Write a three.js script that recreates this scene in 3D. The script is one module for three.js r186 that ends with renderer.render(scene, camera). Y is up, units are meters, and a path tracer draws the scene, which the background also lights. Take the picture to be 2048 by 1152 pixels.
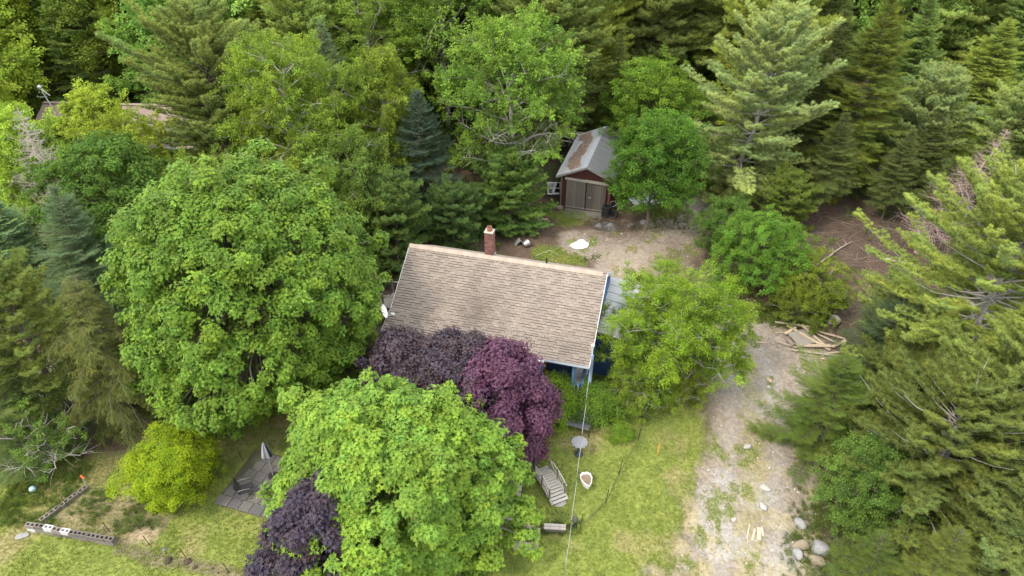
import * as THREE from 'three';
import { mergeGeometries, mergeVertices } from 'three/addons/utils/BufferGeometryUtils.js';

// ---------------------------------------------------------------- camera, sky, sun, exposure
const scene = new THREE.Scene();
const camera = new THREE.PerspectiveCamera(45, 16 / 9, 0.5, 600);
camera.position.set(0, 24.5, 0);
camera.rotation.set(THREE.MathUtils.degToRad(-36), 0, 0);
scene.add(camera);

const renderer = new THREE.WebGLRenderer({ antialias: true });
renderer.setSize(1024, 576);
renderer.toneMapping = THREE.LinearToneMapping;
renderer.toneMappingExposure = 2.95;
renderer.shadowMap.enabled = true;
renderer.shadowMap.type = THREE.PCFSoftShadowMap;

// bright overcast sky: brighter overhead, faint cloud structure
function noiseSky(x, y, z) { return Math.sin(x * 3.1 + y * 1.7 + 0.3) * Math.sin(y * 4.3 - z * 2.2 + 1.1) * Math.sin(z * 3.7 + x * 2.9 - 0.7); }
{
  const w = 256, h = 128, d = new Float32Array(w * h * 4);
  for (let j = 0; j < h; j++) for (let i = 0; i < w; i++) {
    const el = ((j + 0.5) / h - 0.5) * Math.PI, az = ((i + 0.5) / w) * 2 * Math.PI;
    const x = Math.cos(el) * Math.cos(az), y = Math.sin(el), z = Math.cos(el) * Math.sin(az);
    const c = 1 + 0.10 * noiseSky(x * 1.3, y * 1.3, z * 1.3) + 0.05 * noiseSky(x * 3 + 2, y * 3, z * 3);
    const l = (0.78 + 0.3 * Math.max(0, y)) * c, k = (j * w + i) * 4;
    d[k] = l * 1.0; d[k + 1] = l * 1.0; d[k + 2] = l * 1.0; d[k + 3] = 1;
  }
  const sky = new THREE.DataTexture(d, w, h, THREE.RGBAFormat, THREE.FloatType);
  sky.mapping = THREE.EquirectangularReflectionMapping; sky.magFilter = THREE.LinearFilter; sky.needsUpdate = true;
  scene.background = sky; scene.environment = sky;
}
const sun = new THREE.DirectionalLight(0xfff3e0, 1.5);
sun.position.set(-34, 52, -8); sun.target.position.set(0, 0, -32);
sun.castShadow = true; sun.shadow.radius = 22; sun.shadow.mapSize.set(4096, 4096);
Object.assign(sun.shadow.camera, { left: -80, right: 80, top: 80, bottom: -80, near: 1, far: 200 });
scene.add(sun, sun.target);

// ---------------------------------------------------------------- helpers
let seed = 1;
const setSeed = (s) => { seed = (s * 2654435761) >>> 0 || 1; };
function rnd() { seed = (seed + 0x6d2b79f5) >>> 0; let t = Math.imul(seed ^ (seed >>> 15), 1 | seed); t = (t + Math.imul(t ^ (t >>> 7), 61 | t)) ^ t; return ((t ^ (t >>> 14)) >>> 0) / 4294967296; }
const rr = (a, b) => a + (b - a) * rnd();
const lerp = (a, b, t) => a + (b - a) * t;
const clamp = (x, a = 0, b = 1) => Math.min(b, Math.max(a, x));
const smooth = (a, b, x) => { const t = clamp((x - a) / (b - a)); return t * t * (3 - 2 * t); };
const V = (x, y, z) => new THREE.Vector3(x, y, z);
function hash2(i, j) { let h = Math.imul(i, 374761393) ^ Math.imul(j, 668265263); h = Math.imul(h ^ (h >>> 13), 1274126177); return ((h ^ (h >>> 16)) >>> 0) / 4294967296; }
function vnoise(x, y) { const i = Math.floor(x), j = Math.floor(y); let u = x - i, v = y - j; u = u * u * (3 - 2 * u); v = v * v * (3 - 2 * v); return lerp(lerp(hash2(i, j), hash2(i + 1, j), u), lerp(hash2(i, j + 1), hash2(i + 1, j + 1), u), v); }
function fbm(x, y, o = 4) { let s = 0, a = 0.5, n = 0; for (let k = 0; k < o; k++) { s += a * vnoise(x, y); n += a; a *= 0.5; x = x * 2.03 + 17.3; y = y * 2.03 - 9.1; } return s / n; }

const taken = new Map();
function numbered(name) { const k = taken.get(name) || 0; taken.set(name, k + 1); return k ? `${name}_${String(k).padStart(3, '0')}` : name; }
const shade = (o) => { o.castShadow = o.receiveShadow = true; return o; };
function thing(name, label, category, [x, y, z] = [0, 0, 0], turn = 0, group) {
  const o = new THREE.Group(); o.name = numbered(name); scene.add(o);
  o.position.set(x, y, z); o.rotation.y = turn; o.userData = { label, category };
  if (group) o.userData.group = group;
  return o;
}
function mesh(name, geo, mat, parent) { const m = shade(new THREE.Mesh(geo, mat)); m.name = name; parent.add(m); return m; }
function solo(name, label, category, geo, mat, [x, y, z] = [0, 0, 0], turn = 0, group) {
  const m = shade(new THREE.Mesh(geo, mat)); m.name = numbered(name); m.position.set(x, y, z); m.rotation.y = turn;
  m.userData = { label, category }; if (group) m.userData.group = group; scene.add(m); return m;
}
function structure(name, geo, mat) { const m = shade(new THREE.Mesh(geo, mat)); m.name = numbered(name); m.userData.kind = 'structure'; scene.add(m); return m; }

// geometry collector
class Geo {
  constructor() { this.p = []; this.i = []; this.c = []; this.col = [1, 1, 1]; }
  v(x, y, z, c = this.col) { this.p.push(x, y, z); this.c.push(c[0], c[1], c[2]); return this.p.length / 3 - 1; }
  tri(a, b, c) { this.i.push(a, b, c); }
  face(pts, c) { const k = pts.map((q) => this.v(q[0], q[1], q[2], c)); for (let n = 1; n < k.length - 1; n++) this.tri(k[0], k[n], k[n + 1]); }
  tube(pts, r0, r1, sides = 5, c = this.col) {
    const n = pts.length; let prev = null; const up = V(0, 1, 0), t = V(), a = V(), b = V();
    for (let k = 0; k < n; k++) {
      t.subVectors(pts[Math.min(n - 1, k + 1)], pts[Math.max(0, k - 1)]).normalize();
      a.crossVectors(t, Math.abs(t.y) > 0.95 ? V(1, 0, 0) : up).normalize(); b.crossVectors(t, a);
      const r = lerp(r0, r1, k / (n - 1)), ring = [];
      for (let s = 0; s < sides; s++) { const g = (s / sides) * Math.PI * 2; ring.push(this.v(pts[k].x + r * (a.x * Math.cos(g) + b.x * Math.sin(g)), pts[k].y + r * (a.y * Math.cos(g) + b.y * Math.sin(g)), pts[k].z + r * (a.z * Math.cos(g) + b.z * Math.sin(g)), c)); }
      if (prev) for (let s = 0; s < sides; s++) { const q = (s + 1) % sides; this.tri(prev[s], prev[q], ring[s]); this.tri(prev[q], ring[q], ring[s]); }
      prev = ring;
    }
  }
  box(x, y, z, w, h, d, c = this.col) { // centre and size, faces with their own corners
    const q = (a, b, e) => [x + a * w / 2, y + b * h / 2, z + e * d / 2];
    for (const f of [[[-1, -1, 1], [1, -1, 1], [1, 1, 1], [-1, 1, 1]], [[1, -1, -1], [-1, -1, -1], [-1, 1, -1], [1, 1, -1]], [[1, -1, 1], [1, -1, -1], [1, 1, -1], [1, 1, 1]], [[-1, -1, -1], [-1, -1, 1], [-1, 1, 1], [-1, 1, -1]], [[-1, 1, 1], [1, 1, 1], [1, 1, -1], [-1, 1, -1]], [[-1, -1, -1], [1, -1, -1], [1, -1, 1], [-1, -1, 1]]]) this.face(f.map((e) => q(...e)), c);
  }
  build(colored = true) {
    const g = new THREE.BufferGeometry();
    g.setAttribute('position', new THREE.Float32BufferAttribute(this.p, 3));
    if (colored) g.setAttribute('color', new THREE.Float32BufferAttribute(this.c, 3));
    g.setIndex(this.i); g.computeVertexNormals(); return g;
  }
}
// a box with small chamfered edges, centred, uv in metres
function bevelBox(w, h, d, b = 0.006) {
  const s = new THREE.Shape(); const x = w / 2 - b, y = h / 2 - b;
  s.moveTo(-x, -y); s.lineTo(x, -y); s.lineTo(x, y); s.lineTo(-x, y); s.closePath();
  const g = new THREE.ExtrudeGeometry(s, { depth: d - 2 * b, bevelEnabled: true, bevelThickness: b, bevelSize: b, bevelSegments: 1, curveSegments: 1 });
  g.translate(0, 0, -d / 2 + b); return g;
}
const at = (g, x, y, z, ry = 0, rx = 0, rz = 0) => { if (rz) g.rotateZ(rz); if (rx) g.rotateX(rx); if (ry) g.rotateY(ry); g.translate(x, y, z); return g; };
const merge = (list) => { const uv = list.every((g) => g.attributes.uv); return mergeGeometries(list.map((g) => { const q = g.index ? g.toNonIndexed() : g; for (const k of Object.keys(q.attributes)) if (!['position', 'normal', ...(uv ? ['uv'] : [])].includes(k)) q.deleteAttribute(k); return q; })); };
function beam(a, b, w, h) { // bevelled bar between two points
  const d = V().subVectors(b, a), L = d.length(), g = bevelBox(L, h, w, Math.min(w, h) * 0.08);
  const x = d.clone().normalize(), z = V().crossVectors(x, Math.abs(x.y) > 0.98 ? V(0, 0, 1) : V(0, 1, 0)).normalize(), y = V().crossVectors(z, x);
  g.applyMatrix4(new THREE.Matrix4().makeBasis(x, y, z).setPosition((a.x + b.x) / 2, (a.y + b.y) / 2, (a.z + b.z) / 2)); return g;
}
function rod(pts, r, sides = 6, r1 = r) { const G = new Geo(); G.tube(pts.map((q) => (q.isVector3 ? q : V(...q))), r, r1, sides); return G.build(false); }

const lin = (r, g, b) => new THREE.Color().setRGB(r, g, b);
function dataTex(n, fn, srgb = false, rep = 1) { // n x n, fn(u, v) -> [r, g, b] linear in 0..1; tiles if fn does
  const d = new Uint8Array(n * n * 4), e = srgb ? (x) => (x <= 0.0031308 ? x * 12.92 : 1.055 * Math.pow(x, 1 / 2.4) - 0.055) : (x) => x;
  for (let j = 0; j < n; j++) for (let i = 0; i < n; i++) { const c = fn((i + 0.5) / n, (j + 0.5) / n), k = (j * n + i) * 4; d[k] = 255 * clamp(e(c[0])); d[k + 1] = 255 * clamp(e(c[1])); d[k + 2] = 255 * clamp(e(c[2])); d[k + 3] = 255; }
  const t = new THREE.DataTexture(d, n, n, THREE.RGBAFormat); t.wrapS = t.wrapT = THREE.RepeatWrapping; t.magFilter = THREE.LinearFilter; t.minFilter = THREE.LinearMipmapLinearFilter; t.generateMipmaps = true;
  if (srgb) t.colorSpace = THREE.SRGBColorSpace; t.repeat.set(rep, rep); t.needsUpdate = true; return t;
}
// tileable noise
function tnoise(u, v, f, s = 0) { const x = u * f, y = v * f, i = Math.floor(x), j = Math.floor(y); let a = x - i, b = y - j; a = a * a * (3 - 2 * a); b = b * b * (3 - 2 * b); const m = (k) => ((k % f) + f) % f, h = (p, q) => hash2(m(p) + s * 131, m(q) + s * 57); return lerp(lerp(h(i, j), h(i + 1, j), a), lerp(h(i, j + 1), h(i + 1, j + 1), a), b); }
const tfbm = (u, v, f, o = 4, s = 0) => { let r = 0, a = 0.5, n = 0; for (let k = 0; k < o; k++) { r += a * tnoise(u, v, f, s + k); n += a; a *= 0.5; f *= 2; } return r / n; };
const grainTex = dataTex(256, (u, v) => { const a = 0.72 + 0.28 * tfbm(u, v, 8, 5, 3); return [a, a, a]; }, true);
const woodTex = dataTex(256, (u, v) => { const a = 0.55 + 0.45 * (0.6 * tnoise(u, v * 0 + 0.5, 48, 1) + 0.4 * tfbm(u, v, 8, 5, 4)); return [a, a * 0.99, a * 0.97]; }, true);
const mat = (r, g, b, o = {}) => new THREE.MeshStandardMaterial({ color: lin(r, g, b), roughness: 0.85, map: grainTex, ...o });
const plain = (r, g, b, o = {}) => new THREE.MeshStandardMaterial({ color: lin(r, g, b), roughness: 0.7, ...o });

// ---------------------------------------------------------------- ground
function inside(P, x, z) { let r = false; for (let i = 0, j = P.length - 1; i < P.length; j = i++) { const a = P[i], b = P[j]; if ((a[1] > z) !== (b[1] > z) && x < ((b[0] - a[0]) * (z - a[1])) / (b[1] - a[1]) + a[0]) r = !r; } return r; }
function sdist(P, x, z) { let m = 1e9; for (let i = 0, j = P.length - 1; i < P.length; j = i++) { const a = P[j], b = P[i], dx = b[0] - a[0], dz = b[1] - a[1], t = clamp(((x - a[0]) * dx + (z - a[1]) * dz) / (dx * dx + dz * dz)); m = Math.min(m, Math.hypot(x - a[0] - t * dx, z - a[1] - t * dz)); } return inside(P, x, z) ? m : -m; }
const DRIVE = [[4.3, -12], [5.7, -15.5], [7.5, -19], [9.1, -22.5], [9.5, -25.5], [9.0, -28.5], [7.4, -31], [5.6, -34], [4.8, -36.6], [3.0, -38.2], [3.2, -40], [5.4, -40.8], [8.5, -41.4], [11.4, -42], [12.2, -44.6], [14, -46.5], [15.3, -44.5], [14.4, -41.6], [12.2, -38.6], [11.6, -35.4], [12.6, -32.2], [14.2, -30.3], [17.6, -29.6], [17.4, -27], [15.3, -24.6], [14, -21], [12.6, -17.6], [11.8, -15], [11.4, -12]];
const LAWN = [[-30, -8], [14, -8], [11, -14], [7.8, -17], [9, -21], [9.8, -24.5], [8.6, -27], [3.5, -26.5], [-7, -27], [-12.5, -24.4], [-13.2, -21.6], [-15.5, -21.2], [-18, -20.8], [-21.2, -19.9], [-26, -18.6], [-30, -18]];
const BACKGRASS = [[[1.2, -36.4], [4.6, -35.8], [5.4, -37.4], [4.6, -38.4], [1.6, -38.6]], [[2.7, -40.6], [5.6, -40.7], [6.3, -42], [4.4, -42.8], [2.8, -42.4]], [[9.6, -40.4], [12.6, -40.2], [13, -42], [11.6, -45.5], [9.8, -44.4]], [[10, -45.4], [18, -44], [19, -48], [10, -49]]];
const BED = [[-18.2, -18.9], [-19.2, -17.2], [-15.6, -16.4], [-14.2, -16.4], [-13.6, -18.4], [-15.4, -20.2]];
const mix3 = (a, b, t) => [lerp(a[0], b[0], t), lerp(a[1], b[1], t), lerp(a[2], b[2], t)];
function lawnWeight(x, z) {
  const w = 1.1 * (fbm(x * 0.8, z * 0.8, 3) - 0.5);
  let l = smooth(-0.35, 0.45, sdist(LAWN, x, z) + w * 1.3);
  for (const P of BACKGRASS) l = Math.max(l, smooth(-0.3, 0.6, sdist(P, x, z) + w * 1.6));
  const d = smooth(-0.45, 0.55, sdist(DRIVE, x, z) + w * 1.4);
  return [l * (1 - d), d];
}
function groundColor(x, z) {
  const n1 = fbm(x * 0.35, z * 0.35, 3), n2 = fbm(x * 1.7 + 9, z * 1.7, 4), n3 = vnoise(x * 9, z * 9), n4 = vnoise(x * 23 + 3, z * 23), n5 = vnoise(x * 4.1 + 40, z * 4.1);
  const [l, d] = lawnWeight(x, z);
  // forest floor: needles, leaf litter, moss
  let c = mix3([0.045, 0.03, 0.021], [0.095, 0.064, 0.043], n2 * 0.7 + n3 * 0.4);
  c = mix3(c, [0.05, 0.075, 0.02], smooth(0.56, 0.7, n1) * 0.7);
  const red = smooth(16, 18.5, x) * smooth(-45, -40, z) * smooth(-24, -28, z);
  c = mix3(c, mix3([0.036, 0.022, 0.016], [0.068, 0.044, 0.032], n5), red * 0.8);
  if (n4 > 0.86) c = mix3(c, [0.2, 0.15, 0.1], 0.6);
  // lawn
  let g = mix3([0.11, 0.145, 0.022], [0.19, 0.225, 0.042], n2);
  g = mix3(g, [0.07, 0.105, 0.02], smooth(0.55, 0.75, fbm(x * 0.9 + 30, z * 0.9, 3)) * 0.8);
  g = mix3(g, [0.235, 0.2, 0.095], smooth(0.5, 0.76, fbm(x * 0.55 - 7, z * 0.55 + 3, 4)) * 0.75);
  const eu = clamp((x + 15.6) / 6.6), ed = Math.abs(z - (lerp(-16.28, -14.55, eu) + 0.1 * Math.sin(eu * 7))) + (x < -15.7 || x > -8.8 ? 9 : 0);
  g = mix3(g, mix3([0.07, 0.054, 0.038], [0.2, 0.155, 0.11], n5), smooth(0.5, 0.15, ed + 0.35 * (n2 - 0.5)) * 0.9);
  const bedd = sdist(BED, x, z);
  g = mix3(g, mix3([0.12, 0.09, 0.055], [0.27, 0.21, 0.14], n2), smooth(-0.1, 0.3, bedd + 0.7 * (n5 - 0.5)) * 0.75);
  g = mix3(g, [0.36, 0.28, 0.2], smooth(0.7, 0, Math.hypot((x + 14.9) * 0.8, z + 16.9) + 0.4 * (n5 - 0.5)) * 0.9);
  const m = 0.72 + 0.36 * n3 + 0.24 * (n4 - 0.5); g = [g[0] * m, g[1] * m, g[2] * m];
  c = mix3(c, g, l);
  // drive: packed earth, gravel patches, dry grass and weeds
  let e = mix3([0.145, 0.122, 0.1], [0.24, 0.205, 0.168], n2 * 0.8 + n3 * 0.3);
  e = mix3(e, [0.25, 0.242, 0.23], smooth(0.53, 0.68, fbm(x * 0.6 + 50, z * 0.42, 4)) * 0.85 * smooth(-30, -22, z) );
  e = mix3(e, [0.26, 0.225, 0.125], smooth(0.45, 0.62, fbm(x * 1.1 + 5, z * 0.8 - 20, 4)) * 0.75 * smooth(-24, -18, z));
  { let m = 9, P = [[8.4, -12], [9.3, -16], [10.6, -20], [11.8, -24], [12.2, -27.5]]; for (let i = 0; i < 4; i++) { const a = P[i], b = P[i + 1], dx = b[0] - a[0], dz = b[1] - a[1], t = clamp(((x - a[0]) * dx + (z - a[1]) * dz) / (dx * dx + dz * dz)); m = Math.min(m, Math.hypot(x - a[0] - t * dx, z - a[1] - t * dz)); }
    e = mix3(e, [0.27, 0.258, 0.24], smooth(0.5, 0.12, Math.abs(m - 1.05) + 0.7 * (n2 - 0.5)) * 0.4); e = mix3(e, [0.22, 0.2, 0.09], smooth(0.7, 0.2, m + 0.9 * (n5 - 0.5)) * 0.55); }
  e = mix3(e, [0.12, 0.14, 0.04], smooth(0.56, 0.7, fbm(x * 1.3 - 12, z * 0.9 + 8, 4)) * 0.8);
  e = mix3(e, [0.262, 0.22, 0.176], smooth(3.4, 1, Math.hypot((x - 8) * 0.9, z + 36.2)) * 0.75);
  e = mix3(e, [0.1, 0.07, 0.05], smooth(2.6, 0.8, Math.hypot((x - 7.2) * 0.7, (z + 40.4) * 1.3) + 1.2 * (n5 - 0.5)) * 0.75);
  e = mix3(e, [0.1, 0.068, 0.05], smooth(2.4, 0.6, Math.hypot((x - 10.8) * 0.8, (z + 36) * 0.55) + 1.4 * (n2 - 0.5)) * 0.65);
  e = mix3(e, [0.25, 0.225, 0.205], smooth(1.7, 0.5, Math.hypot((x - 13.4) * 0.9, z + 43.4) + 1.0 * (n5 - 0.5)) * 0.8);
  if (n4 > 0.88) e = mix3(e, [0.36, 0.33, 0.3], 0.4);
  if (n4 < 0.1) e = mix3(e, [0.09, 0.07, 0.055], 0.6);
  const k = 0.84 + 0.32 * n3; e = [e[0] * k, e[1] * k, e[2] * k];
  return mix3(c, e, d);
}
{
  const X0 = -28, Z0 = -58, S = 56, N = 2048;
  const t = dataTex(N, (u, v) => groundColor(X0 + u * S, Z0 + (1 - v) * S), true);
  t.wrapS = t.wrapT = THREE.ClampToEdgeWrapping;
  const bump = dataTex(512, (u, v) => { const a = 0.6 * tfbm(u, v, 24, 4, 7) + 0.4 * tnoise(u, v, 170, 9); return [a, a, a]; }); bump.repeat.set(9, 9);
  const g = new THREE.PlaneGeometry(S, S, 1, 1); g.rotateX(-Math.PI / 2); g.translate(X0 + S / 2, 0, Z0 + S / 2);
  structure('yard_ground', g, new THREE.MeshStandardMaterial({ map: t, bumpMap: bump, bumpScale: 0.05, roughness: 0.95 }));
  const ft = dataTex(512, (u, v) => { const a = tfbm(u, v, 12, 5, 2), b = tnoise(u, v, 150, 5); return mix3(mix3([0.045, 0.03, 0.021], [0.09, 0.06, 0.042], a * 0.7 + b * 0.4), [0.05, 0.07, 0.02], smooth(0.5, 0.65, tfbm(u, v, 6, 3, 8)) * 0.7); }, true); ft.repeat.set(60, 60);
  const o = new THREE.PlaneGeometry(900, 900); o.rotateX(-Math.PI / 2); o.translate(0, -0.02, -100);
  structure('ground', o, new THREE.MeshStandardMaterial({ map: ft, roughness: 0.95 }));
}

// ---------------------------------------------------------------- the cottage (own axes: x along the ridge, z towards the front)
const HOUSE = [-0.266, 0, -28.904], HTURN = -Math.PI / 12;
const toWorld = (x, y, z, o = HOUSE, a = HTURN) => V(x, y, z).applyAxisAngle(V(0, 1, 0), a).add(V(...o));
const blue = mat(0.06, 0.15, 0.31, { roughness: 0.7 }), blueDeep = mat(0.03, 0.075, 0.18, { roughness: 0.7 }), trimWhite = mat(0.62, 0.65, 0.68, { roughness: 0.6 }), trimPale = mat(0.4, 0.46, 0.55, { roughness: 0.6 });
const deckWood = mat(0.24, 0.19, 0.145, { map: woodTex }), greyWood = mat(0.34, 0.31, 0.275, { map: woodTex }), glass = new THREE.MeshPhysicalMaterial({ color: lin(0.02, 0.025, 0.03), roughness: 0.05, metalness: 0, clearcoat: 1, clearcoatRoughness: 0.03 });
const house = thing('cottage', 'small blue cottage with tan shingle roof and brick chimney', 'house', HOUSE, HTURN);
{
  const XL = -5.15, XR = 5.04, prof = [[-3.05, 3.36], [0, 5.3], [2.9, 3.42], [4.25, 3.0]]; // roof outline in z, y
  const roofY = (z) => { for (let k = 0; k < 3; k++) if (z <= prof[k + 1][0]) return lerp(prof[k][1], prof[k + 1][1], (z - prof[k][0]) / (prof[k + 1][0] - prof[k][0])); return 3; };
  // walls
  const wallShape = new THREE.Shape(); [[-2.65, 0], [2.35, 0], [2.35, roofY(2.35) - 0.12], [0, 5.16], [-2.65, roofY(-2.65) - 0.12]].forEach(([z, y], k) => (k ? wallShape.lineTo(z, y) : wallShape.moveTo(z, y)));
  for (const x of [-4.95, 4.83]) { const g = new THREE.ExtrudeGeometry(wallShape, { depth: 0.12, bevelEnabled: false }); g.rotateY(-Math.PI / 2); g.translate(x + 0.12, 0, 0); mesh('wall', g, blue, house); }
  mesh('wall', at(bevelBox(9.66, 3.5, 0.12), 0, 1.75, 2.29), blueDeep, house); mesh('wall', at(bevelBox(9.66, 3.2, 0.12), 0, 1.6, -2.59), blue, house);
  // lap siding of the right gable
  const sid = []; for (let y = 0.3; y < 5; y += 0.16) { const t = clamp((5.16 - y - 0.16) / (5.16 - 3.5)); const z0 = y < 3.3 ? -2.66 : -2.9 * t * 0.95, z1 = y < 3.4 ? 2.36 : 2.75 * t * 0.95; if (z1 - z0 > 0.2) sid.push(at(bevelBox(0.022, 0.165, z1 - z0, 0.004), 4.966, y + 0.08, (z0 + z1) / 2, 0, 0, -0.09)); }
  mesh('siding', merge(sid), blue, house).userData.kind = 'stuff';
  // roof deck
  for (let k = 0; k < 3; k++) { const [z0, y0] = prof[k], [z1, y1] = prof[k + 1], L = Math.hypot(z1 - z0, y1 - y0); const g = new THREE.BoxGeometry(XR - XL - 0.02, 0.07, L); g.rotateX(Math.atan2(y0 - y1, z1 - z0)); g.translate((XL + XR) / 2, (y0 + y1) / 2 - 0.05, (z0 + z1) / 2); mesh('roof_deck', g, mat(0.16, 0.13, 0.11), house); }
  // shingles: thick tabs on a dark backing course, stained in streaks by algae
  setSeed(77);
  const tones = [[0.196, 0.166, 0.143], [0.185, 0.156, 0.133], [0.174, 0.147, 0.126], [0.207, 0.175, 0.151], [0.18, 0.152, 0.133], [0.155, 0.132, 0.118]], shMats = tones.map((t) => mat(t[0], t[1], t[2], { roughness: 0.95 }));
  const backing = [0.085, 0.071, 0.063], G = new Geo(), courses = [];
  const rows = []; for (let k = 1; k < 3; k++) { const [z0, y0] = prof[k], [z1, y1] = prof[k + 1], L = Math.hypot(z1 - z0, y1 - y0), n = Math.round(L / 0.14); for (let r = 0; r < n; r++) rows.push([z0, y0, z1, y1, L, r, n]); }
  const stain = (x, s) => { const a = fbm(x * 0.55 + 3, s * 0.28 + 8, 3), b = smooth(0.5, 0.72, fbm(x * 1.5 - 4, s * 0.5, 3)), q = Math.exp(-((x + 0.7) ** 2 / 0.9 + (s - 2.9) ** 2 / 1.6)) + 0.8 * Math.exp(-((x - 3.9) ** 2 / 0.3 + (s - 4.3) ** 2 / 0.9)) + 0.5 * Math.exp(-((x + 2.9) ** 2 / 0.4 + (s - 2.2) ** 2 / 2)); return 1 - 0.12 * b - 0.3 * q * (0.5 + a); };
  const tabGeo = [0.108, 0.14].map((l) => { const g = bevelBox(0.288, 0.02, l, 0.003); return g; });
  let loose = 0; const total = rows.length;
  rows.forEach(([z0, y0, z1, y1, L, r, n], row) => {
    const dz = (z1 - z0) / L, dy = (y1 - y0) / L, nz = -dy, ny = dz, s0 = (r * L) / n, s1 = ((r + 1) * L) / n, e = L / n, off = (row % 2) * 0.15 + rr(-0.05, 0.05), tilt = Math.atan2(-dy, dz);
    const P = (x, s, h) => [x, y0 + dy * s + ny * h, z0 + dz * s + nz * h];
    G.face([P(XL, s1 + 0.012, 0.022), P(XR, s1 + 0.012, 0.022), P(XR, s0, 0.006), P(XL, s0, 0.006)], backing);
    G.face([P(XL, s1 + 0.012, 0.0), P(XR, s1 + 0.012, 0.0), P(XR, s1 + 0.012, 0.022), P(XL, s1 + 0.012, 0.022)], backing);
    for (let x = XL - off; x < XR - 0.02; x += 0.3035) {
      const a = Math.max(XL, x + 0.006), b = Math.min(XR, x + 0.297); if (b - a < 0.03) continue;
      const long = rnd() < 0.4 ? 1 : 0, sAll = s1 + (z0 > 1 ? 3.46 : 0), k = stain((a + b) / 2, sAll) * rr(0.94, 1.06), pick = clamp(Math.floor(Math.pow(rnd(), 1.1) * 4), 0, 3);
      const near = row >= total - 9 && b - a > 0.28 && loose < 300 && row > total - 10;
      const len = long ? e : e * 0.76, sm = s1 + 0.016 - len / 2;
      if (near) {
        const q = k < 0.78 ? 5 : k < 0.86 ? 4 : pick, m = mesh('shingle', tabGeo[long], shMats[q], house), c = P((a + b) / 2, sm, 0.03); m.position.set(c[0], c[1], c[2]); m.rotation.x = tilt - 0.02; loose++;
      } else {
        const t = tones[pick].map((v) => v * k), sB = s1 + 0.016, sT = sB - len, h = 0.034, hT = 0.02;
        G.face([P(a, sB, h), P(b, sB, h), P(b, sT, hT), P(a, sT, hT)], t); G.face([P(a, sB, 0.0), P(b, sB, 0.0), P(b, sB, h), P(a, sB, h)], t); G.face([P(a, sT, 0), P(a, sB, 0), P(a, sB, h), P(a, sT, hT)], t); G.face([P(b, sB, 0), P(b, sT, 0), P(b, sT, hT), P(b, sB, h)], t);
      }
    }
  });
  { // rear slope, coursed the same way
    const [z1, y1] = prof[0], [z0, y0] = prof[1], L = Math.hypot(z1 - z0, y1 - y0), n = Math.round(L / 0.14), dz = (z1 - z0) / L, dy = (y1 - y0) / L, nz = dy, ny = -dz, P = (x, s, h) => [x, y0 + dy * s + ny * h, z0 + dz * s + nz * h];
    for (let r = 0; r < n; r++) { const s0 = (r * L) / n, s1 = ((r + 1) * L) / n + 0.012; for (let x = XL - (r % 2) * 0.15; x < XR; x += 0.3035) { const a = Math.max(XL, x), b = Math.min(XR, x + 0.3); if (b - a < 0.03) continue; const t = tones[clamp(Math.floor(rnd() * 4), 0, 3)].map((v) => v * rr(0.95, 1.1)); G.face([P(b, s1, 0.03), P(a, s1, 0.03), P(a, s0, 0.012), P(b, s0, 0.012)], t); G.face([P(b, s1, 0.03), P(b, s1, 0), P(a, s1, 0), P(a, s1, 0.03)], t); } }
  }
  const field = mesh('shingle_field', G.build(), new THREE.MeshStandardMaterial({ vertexColors: true, roughness: 0.95 }), house); field.userData.kind = 'stuff';
  // ridge caps
  const capG = (() => { const W = new Geo(), s = 0.62, w = 0.19, t = 0.05; for (const [xa, xb, h] of [[-0.16, 0.16, 0]]) { const y = (z) => -Math.abs(z) * s; const pts = [-w, -w / 2, 0, w / 2, w]; for (let k = 0; k < 4; k++) { const a = pts[k], b = pts[k + 1]; W.face([[xa, y(a) + t, a], [xa, y(b) + t, b], [xb, y(b) + t - 0.018, b], [xb, y(a) + t - 0.018, a]]); W.face([[xa, y(a), a], [xa, y(b), b], [xa, y(b) + t, b], [xa, y(a) + t, a]]); W.face([[xb, y(b) , b], [xb, y(a), a], [xb, y(a) + t - 0.018, a], [xb, y(b) + t - 0.018, b]]); } W.face([[xa, y(w), w], [xb, y(w), w], [xb, y(w) + t - 0.018, w], [xa, y(w) + t, w]]); W.face([[xb, y(w), -w], [xa, y(w), -w], [xa, y(w) + t, -w], [xb, y(w) + t - 0.018, -w]]); } return W.build(false); })();
  const capM = [mat(0.32, 0.265, 0.22), mat(0.295, 0.245, 0.205), mat(0.34, 0.28, 0.235)];
  for (let x = XL + 0.15, k = 0; x < XR - 0.1; x += 0.262, k++) { const m = mesh('ridge_cap', capG, capM[k % 3], house); m.position.set(x, 5.32 + 0.002 * (k % 2), 0); }
  // rake boards, fascia, gutter length
  for (const x of [XL - 0.012, XR + 0.012]) for (let k = 0; k < 3; k++) { const a = V(x, prof[k][1] - 0.075, prof[k][0]), b = V(x, prof[k + 1][1] - 0.075, prof[k + 1][0]); const d = b.clone().sub(a).normalize().multiplyScalar(0.02); mesh('rake_board', beam(a.sub(k ? d.clone().multiplyScalar(-0.3) : d), b.add(k === 2 ? d : d.clone().multiplyScalar(-0.3)), 0.03, 0.17), trimWhite, house); }
  mesh('fascia_board', at(bevelBox(10.19, 0.13, 0.03), -0.055, 2.93, 4.262), trimPale, house); mesh('fascia_board', at(bevelBox(10.19, 0.15, 0.03), -0.055, 3.25, -3.07), trimWhite, house);
  mesh('gutter', at(bevelBox(2.1, 0.09, 0.09), 1.9, 2.86, 4.33), trimWhite, house);
  mesh('soffit', at(new THREE.BoxGeometry(10.1, 0.02, 1.3), -0.055, 3.05, 3.55, 0, 0.3), blueDeep, house);
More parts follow.
